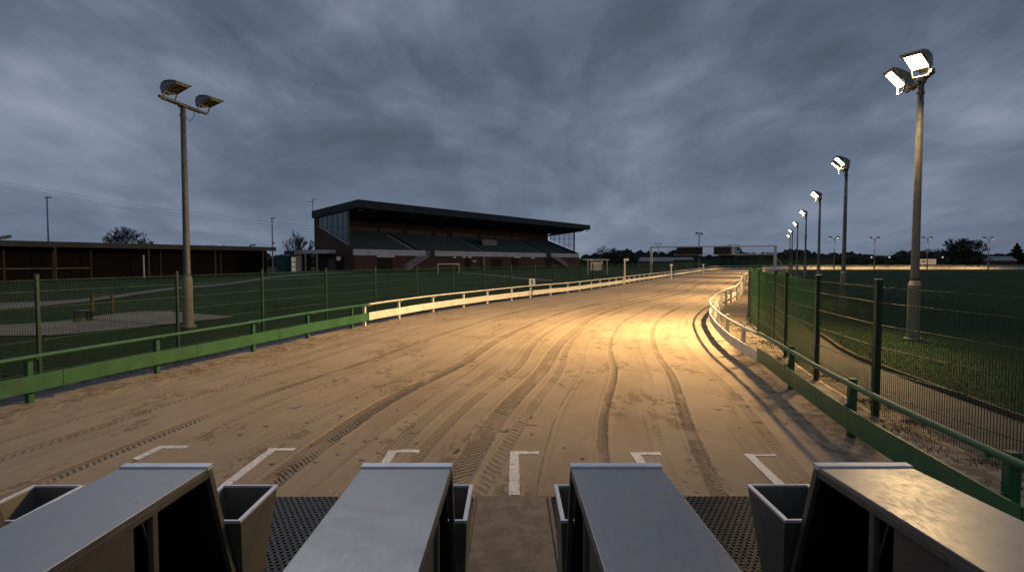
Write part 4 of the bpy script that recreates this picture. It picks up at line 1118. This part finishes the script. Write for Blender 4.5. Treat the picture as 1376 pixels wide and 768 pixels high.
# white post with small head on the rail line
p = at(839.5, 64.5)
rp = thing('signal_post', 'white post with a small box head standing on the outer rail line', 'post', (p.x, p.y, 0))
MB().box((0, 0, 1.42), (.17, .17, 2.84)).build('pole', WHITE, rp, bevel=.01); MB().box((.16, 0, 2.9), (.55, .25, .26)).build('head', WHITE, rp)
for (px, dist, ztop, lb_) in ((902, 89, 2.1, 'short white post at the outer rail left of the gantry boards'), (945, 118, 1.9, 'short white post at the outer rail under the larger dark gantry board')):
    p = at(px, dist); t2 = thing('rail_post', lb_, 'post', (p.x, p.y, 0)); MB().box((0, 0, ztop / 2), (.16, .16, ztop)).build('pole', WHITE, t2); MB().box((0, 0, ztop), (.4, .2, .3)).build('head', WHITE, t2)
# low wooden frame on the lawn, far left
c1, c2, c3 = T(110, 431), T(124, 419), T(151, 419)
WOODY = mat('yellowed_timber', (.09, .07, .03), (.06, .05, .025), .8)
bt = thing('timber_barrier', 'low yellowish timber barrier on the dark lawn at left', 'barrier', c2)
for c_ in (c2, c3): MB().box((c_.x, c_.y, c_.z + .42), (.10, .10, .85)).build('post', WOODY, bt, world=True)
MB().bar((c2.x, c2.y, c2.z + .78), (c3.x, c3.y, c3.z + .78), .05, .07).build('rail', WOODY, bt, world=True)
c4 = T(104, 432); c5 = T(120, 430)
bb = thing('low_bench', 'dark low bench on the pale path at left', 'bench', c4)
MB().bar((c4.x, c4.y, c4.z + .42), (c5.x, c5.y, c5.z + .42), .35, .06).build('seat', BLACK, bb, world=True)
for c_ in (c4, c5): MB().box((c_.x, c_.y, c_.z + .2), (.1, .3, .4)).build('leg', BLACK, bb, world=True)
# roadside board at the back straight
p0, p1 = at(1235, 198), at(1258, 198)
bo = thing('advertising_board', 'white board with a dark plane-like mark behind the back straight rail', 'board', (p0.x, p0.y, 0))
m_ = MB(); m_.hexa([(p0.x, 198, 1.5), (p1.x, 198, 1.5), (p1.x, 198.15, 1.5), (p0.x, 198.15, 1.5)], [(p0.x, 198, 3.4), (p1.x, 198, 3.4), (p1.x, 198.15, 3.4), (p0.x, 198.15, 3.4)]); m_.build('panel', SIGNW, bo, world=True)
m_ = MB(); m_.box((p0.x + 1.6, 197.96, 2.5), (2.0, .03, .16)); m_.box((p0.x + 1.7, 197.96, 2.5), (.34, .031, .8)); m_.box((p0.x + 1.4, 197.96, 2.62), (.3, .032, .25)); m_.build('emblem', INK, bo, world=True)
m_ = MB(); m_.box((p0.x + 4.2, 197.96, 2.5), (2.2, .03, .09)); m_.build('red_line', REDP, bo, world=True)
for xx in (p0.x + .5, p1.x - .5): MB().box((xx, 198.25, 1.7), (.15, .15, 3.4)).build('post', GALV, bo, world=True)

FARG = mat('weathered_green_boards', (.022, .060, .030), (.016, .042, .022), .8, scale=.6)
# green board fence beyond the far bend
ff = thing('screen_fence', 'far green boarded fence beyond the bend of the white rail', 'fence', (0, 0, 0))
fa, fb = at(970, 196), at(1120, 212); n = 22
for k in range(n):
    a, b_ = fa + (fb - fa) * k / n, fa + (fb - fa) * (k + .94) / n
    MB().bar((a.x, a.y, 1.7), (b_.x, b_.y, 1.7), .08, 3.2).build('board_panel', FARG, ff)
    MB().box((a.x, a.y - .1, 1.75), (.16, .16, 3.5)).build('post', GREEN_D, ff)
ff2 = thing('screen_fence', 'dark green boarded fence far behind the gantry boards', 'fence', (0, 0, 0))
fa, fb = at(905, 185), at(968, 196)
for k in range(10):
    a, b_ = fa + (fb - fa) * k / 10, fa + (fb - fa) * (k + .94) / 10
    MB().bar((a.x, a.y, 1.6), (b_.x, b_.y, 1.6), .08, 3.0).build('board_panel', GREEN_D, ff2)

# overhead wires
for k, (dz, lb_) in enumerate(((0, 'topmost overhead wire crossing the sky at left'), (-1.0, 'middle overhead wire crossing the sky at left'), (-1.7, 'lowest overhead wire crossing the sky at left'))):
    a, b_ = at(-260, 150), at(560, 190); za, zb_ = 2.8 + 160 / 760 * 150, 2.8 + 36 / 760 * 190
    pts = []
    for i_ in range(41):
        f_ = i_ / 40; q = a + (b_ - a) * f_; pts.append((q.x, q.y, za + (zb_ - za) * f_ - 4 * 4.0 * f_ * (1 - f_) + dz))
    o = MB().tube(pts, .024, 5).build('overhead_wire', INK); tag(o, lb_, 'wire', 'overhead wires')

# ------------------------------------------------------------------ trees
BARK = mat('dark_bark', (.045, .036, .028), (.03, .025, .02), .9)
LEAFD = mat('dark_foliage', (.028, .036, .018), (.018, .024, .012), .9, scale=.3)
def bare_tree(px, dist, h, spread, label, seed, z0=0.0, depth=7, group=None, tw=.035):
    rd = random.Random(seed); p = at(px, dist)
    t = thing('bare_tree', label, 'tree', (p.x, p.y, z0), group=group)
    trunk = MB(); crown = MB()
    def grow(q, d, ln, r, k):
        steps = 2; pts = [q]; cur = q
        for _ in range(steps):
            d = (d + Vector((rd.uniform(-.18, .18), rd.uniform(-.18, .18), rd.uniform(-.05, .12)))).normalized(); cur = cur + d * ln / steps; pts.append(cur)
        rs = [r, r * .85, r * .7]
        (trunk if k <= 1 else crown).tube(pts, [max(x_, tw * .6) for x_ in rs], 6 if k < 3 else 3, caps=False)
        if k >= depth: return
        nb_ = 10 if k == 0 else (3 if k < 3 else rd.choice((2, 3, 3)))
        for _ in range(nb_):
            az = rd.uniform(0, 2 * math.pi); el = (rd.uniform(.15, 1.15) if k == 0 else rd.uniform(.3, .7)) * spread
            side = Vector((math.cos(az), math.sin(az), 0)); nd = (d * math.cos(el) + side * math.sin(el)).normalized()
            nd.z = max(nd.z, -.05)
            grow(cur, nd, (h * rd.uniform(.26, .34) if k == 0 else ln * rd.uniform(.62, .78)), r * .62, k + 1)
    grow(Vector((0, 0, 0)), Vector((0, 0, 1)), h * .14, h * .028, 0)
    trunk.build('trunk', BARK, t, fixn=False); crown.build('crown', BARK, t, fixn=False)
bare_tree(176, 118, 9.2, 1.0, 'bare rounded tree showing above the roof of the shed', 31, depth=6, tw=.05)
bare_tree(286, 150, 7.4, .8, 'small scrubby bare tree showing over the middle of the shed roof', 5, depth=5)
bare_tree(397, 118, 8.0, .6, 'thin bare sapling between the shed and the grandstand', 8, depth=5, tw=.03)
bare_tree(1299, 265, 13.5, 1.1, 'large bare spreading tree above the hedge line on the right', 12, depth=6, tw=.13)
bare_tree(1281, 268, 11, 1.0, 'smaller bare tree touching the left of the large spreading tree', 15, depth=5, tw=.11)

def leafy(name, px, dist, h, wd, label, seed, conifer=False, n=2200, z0=0.0):
    rd = np.random.default_rng(seed); p = at(px, dist)
    t = thing(name, label, 'tree', (p.x, p.y, z0))
    MB().tube([(0, 0, 0), (0, 0, h * .5), (0, 0, h * .85)], [h * .03, h * .02, h * .008], 6).build('trunk', BARK, t)
    m_ = MB(); k = 0
    cl = [(rd.uniform(-.5, .5) * wd, rd.uniform(-.5, .5) * wd, h * rd.uniform(.35, .95)) for _ in range(16)]
    for i_ in range(n):
        if conifer:
            f_ = rd.uniform(0, 1) ** .8; r_ = wd / 2 * (1 - f_) * (.75 + .25 * math.sin(f_ * 40)) * rd.uniform(.3, 1); a = rd.uniform(0, 6.28); c_ = Vector((r_ * math.cos(a), r_ * math.sin(a), h * (.12 + .88 * f_)))
        else:
            b_ = cl[rd.integers(len(cl))]; v = Vector(rd.normal(0, 1, 3)); v.normalize(); rr = wd * .20 * rd.uniform(.4, 1.1); c_ = Vector(b_) * 1.0 + v * rr
            if math.hypot(c_.x, c_.y) > wd * .55 * (1.15 - max(0, (c_.z / h - .6))): continue
        s_ = h * .028 * rd.uniform(.6, 1.4); u_ = Vector(rd.normal(0, 1, 3)).normalized() * s_; v_ = Vector(rd.normal(0, 1, 3)).normalized() * s_
        m_.add([c_ - u_, c_ + v_, c_ + u_, c_ - v_ * .6], [(0, 1, 2, 3)])
    m_.build('crown', LEAFD, t, fixn=False)
leafy('pine_tree', 1366, 250, 10.4, 14, 'dark dense pine at the right edge of the tree line', 2, True, 7000)
leafy('leafy_tree', 983, 250, 8.8, 9, 'dark round tree rising behind the smaller gantry board', 4)
leafy('leafy_tree', 814, 240, 8.6, 9, 'dark uneven tree just right of the grandstand roof', 6)
leafy('leafy_tree', 1210, 280, 7.6, 9, 'dark low tree on the skyline left of the nearest tall pole', 9)
leafy('leafy_tree', 905, 250, 7.2, 8, 'dark low tree on the skyline left of the gantry boards', 10)
leafy('leafy_tree', 1252, 275, 8.4, 9, 'dark tree on the skyline above the white roadside board', 19)

# tree line as one far mass
wd_ = MB(); rr = np.random.default_rng(21)
def clump(cx_, cy_, r_, h_):
    nu, nv = 7, 4; vs = []
    ph = rr.uniform(0, 6.28)
    for j in range(nv + 1):
        e = math.pi / 2 * j / nv
        for i_ in range(nu):
            a = 2 * math.pi * i_ / nu + ph; k = rr.uniform(.75, 1.2)
            vs.append((cx_ + r_ * math.cos(e) * math.cos(a) * k, cy_ + r_ * .8 * math.cos(e) * math.sin(a) * k, h_ * (.0 + math.sin(e)) * rr.uniform(.88, 1.1) - .2))
    fs = [(j * nu + i_, j * nu + (i_ + 1) % nu, (j + 1) * nu + (i_ + 1) % nu, (j + 1) * nu + i_) for j in range(nv) for i_ in range(nu)]
    wd_.add(vs, fs)
    for _ in range(10):
        a = rr.uniform(0, 6.28); e = rr.uniform(.5, 1.5); c_ = Vector((cx_ + r_ * math.cos(e) * math.cos(a), cy_ + r_ * .8 * math.cos(e) * math.sin(a), h_ * math.sin(e))); s_ = rr.uniform(.3, .7)
        u_ = Vector(rr.normal(0, 1, 3)).normalized() * s_; v_ = Vector(rr.normal(0, 1, 3)).normalized() * s_
        wd_.add([c_ - u_, c_ + v_, c_ + u_, c_ - v_], [(0, 1, 2, 3)])
for px in np.arange(785, 1700, 2.6):
    dist = rr.uniform(255, 300); p = at(px + rr.uniform(-2, 2), dist)
    htop = 6.3 + .8 * math.sin(px * .031) + .6 * math.sin(px * .083 + 1) + rr.uniform(-1.0, .8)
    clump(p.x, p.y, rr.uniform(3, 5.5), max(4.6, htop))
for px in np.arange(-300, 480, 6):
    p = at(px, rr.uniform(200, 240)); clump(p.x, p.y, rr.uniform(4, 7), 5.2 + rr.uniform(-1, 1))
wo_ = wd_.build('woodland', LEAFD, fixn=False); wo_['kind'] = 'stuff'; wo_['label'] = 'far-off dark tree line along the horizon'

# hedgerow bank behind the far rail, houses
def house(px, dist, wd2, h, label, matr):
    p = at(px, dist); t = thing('distant_house', label, 'house', (p.x, p.y, 0))
    MB().box((0, 0, h * .3), (wd2, 6, h * .6)).build('wall', BRICK, t)
    m_ = MB(); m_.prism([(-wd2 / 2 - .3, -3.2, h * .6), (-wd2 / 2 - .3, 3.2, h * .6), (-wd2 / 2 - .3, 0, h)], (wd2 + .6, 0, 0)); m_.build('roof', matr, t)
RFP = mat('pale_roof', (.30, .32, .32), (.22, .24, .24)); 
house(1344, 240, 9, 4.6, 'pale roofed low house among the trees at far right', RFP)
house(895, 240, 22, 4.2, 'low grey roofed building behind the left upright of the gantry', RFP)
for (px, lb_) in ((1171, 'tiny white light in the far trees behind the infield'), (1195, 'tiny white light second from left in the far trees'), (1266.5, 'tiny warm light in the trees above the white board')):
    p = at(px, 236); o = MB().box((p.x, p.y, 2.8 + 4.5 / 760 * 236), (.5, .2, .35)).build('yard_light', emis('yard_light_glow', (1, .75, .55), 1.2)); tag(o, lb_, 'light')

# ------------------------------------------------------------------ grass blades near the fences, weeds, litter
BLADE = mat('grass_blades', (.016, .032, .009), (.026, .036, .011), .8, scale=.8)
def blades(name, n, sampler, hmin, hmax, mat_, label, wbl=.006):
    P = sampler(n); n = len(P)
    a = rng.uniform(0, 6.28, n); h = rng.uniform(hmin, hmax, n); w_ = wbl * rng.uniform(.7, 1.5, n); ln = rng.uniform(-.6, .6, (n, 2)) * h[:, None]
    b0 = P + np.stack([np.cos(a) * w_, np.sin(a) * w_, 0 * a], 1); b1 = P - np.stack([np.cos(a) * w_, np.sin(a) * w_, 0 * a], 1)
    tp = P + np.stack([ln[:, 0], ln[:, 1], h], 1)
    V = np.stack([b0, b1, tp], 1).reshape(-1, 3); me = bpy.data.meshes.new(name)
    me.vertices.add(3 * n); me.vertices.foreach_set('co', V.ravel()); me.loops.add(3 * n); me.loops.foreach_set('vertex_index', np.arange(3 * n, dtype=np.int32))
    me.polygons.add(n); me.polygons.foreach_set('loop_start', np.arange(0, 3 * n, 3, dtype=np.int32)); me.polygons.foreach_set('loop_total', np.full(n, 3, dtype=np.int32))
    me.materials.append(mat_); me.update(); me.validate()
    o = bpy.data.objects.new(name, me); col.objects.link(o); tag(o, label, None, None, 'stuff'); return o
def samp_right(n):
    k = rng.integers(0, len(KERB), n); dx = rng.uniform(.08, 1, n) ** 1.5 * 11
    p = KERB[k] + np.stack([dx, rng.uniform(-.3, .3, n)], 1); ok = (p[:, 1] > 3) & (p[:, 1] < 45); p = p[ok]
    return np.stack([p[:, 0], p[:, 1], np.full(len(p), -.03)], 1)
blades('infield_grass', 150000, samp_right, .03, .075, BLADE, 'short grass of the infield behind the right-hand fence')
def samp_left(n):
    k = rng.integers(0, 150, n); u = 1.2 + rng.uniform(0, 1, n) ** 1.3 * 9
    c_ = OUTER[k] + NORM[k] * u[:, None]; z_ = terr(c_[:, 0], c_[:, 1]) - .03
    return np.stack([c_[:, 0], c_[:, 1], z_], 1)
blades('lawn_grass', 90000, samp_left, .03, .08, BLADE, 'short dark grass beyond the outer rail at left')
WEED = mat('verge_weeds', (.11, .105, .05), (.19, .15, .08), .85, scale=2)
cen = rng.uniform(0, 1, (70, 2))
def samp_weed(n):
    k = rng.integers(0, 70, n); s_ = (cen[k, 0] * 70 + 10).astype(int); u = -1.65 + cen[k, 1] ** 2 * .6 + rng.normal(0, .10, n); c_ = INNER[s_] + NORM[s_] * u[:, None] + rng.normal(0, .12, (n, 2))
    return np.stack([c_[:, 0], c_[:, 1], np.zeros(n)], 1)
blades('verge_weeds', 6000, samp_weed, .02, .08, WEED, 'scrappy weeds at the foot of the right-hand mesh fence')
def samp_weed2(n):
    s_ = rng.integers(0, 140, n); u = Wd(SARC)[s_] + 1.15 + rng.normal(0, .15, n); c_ = INNER[s_] + NORM[s_] * u[:, None] + rng.normal(0, .1, (n, 2))
    return np.stack([c_[:, 0], c_[:, 1], np.full(n, -.02)], 1)
blades('verge_weeds', 14000, samp_weed2, .03, .12, WEED, 'dead weeds along the strip outside the left rail')
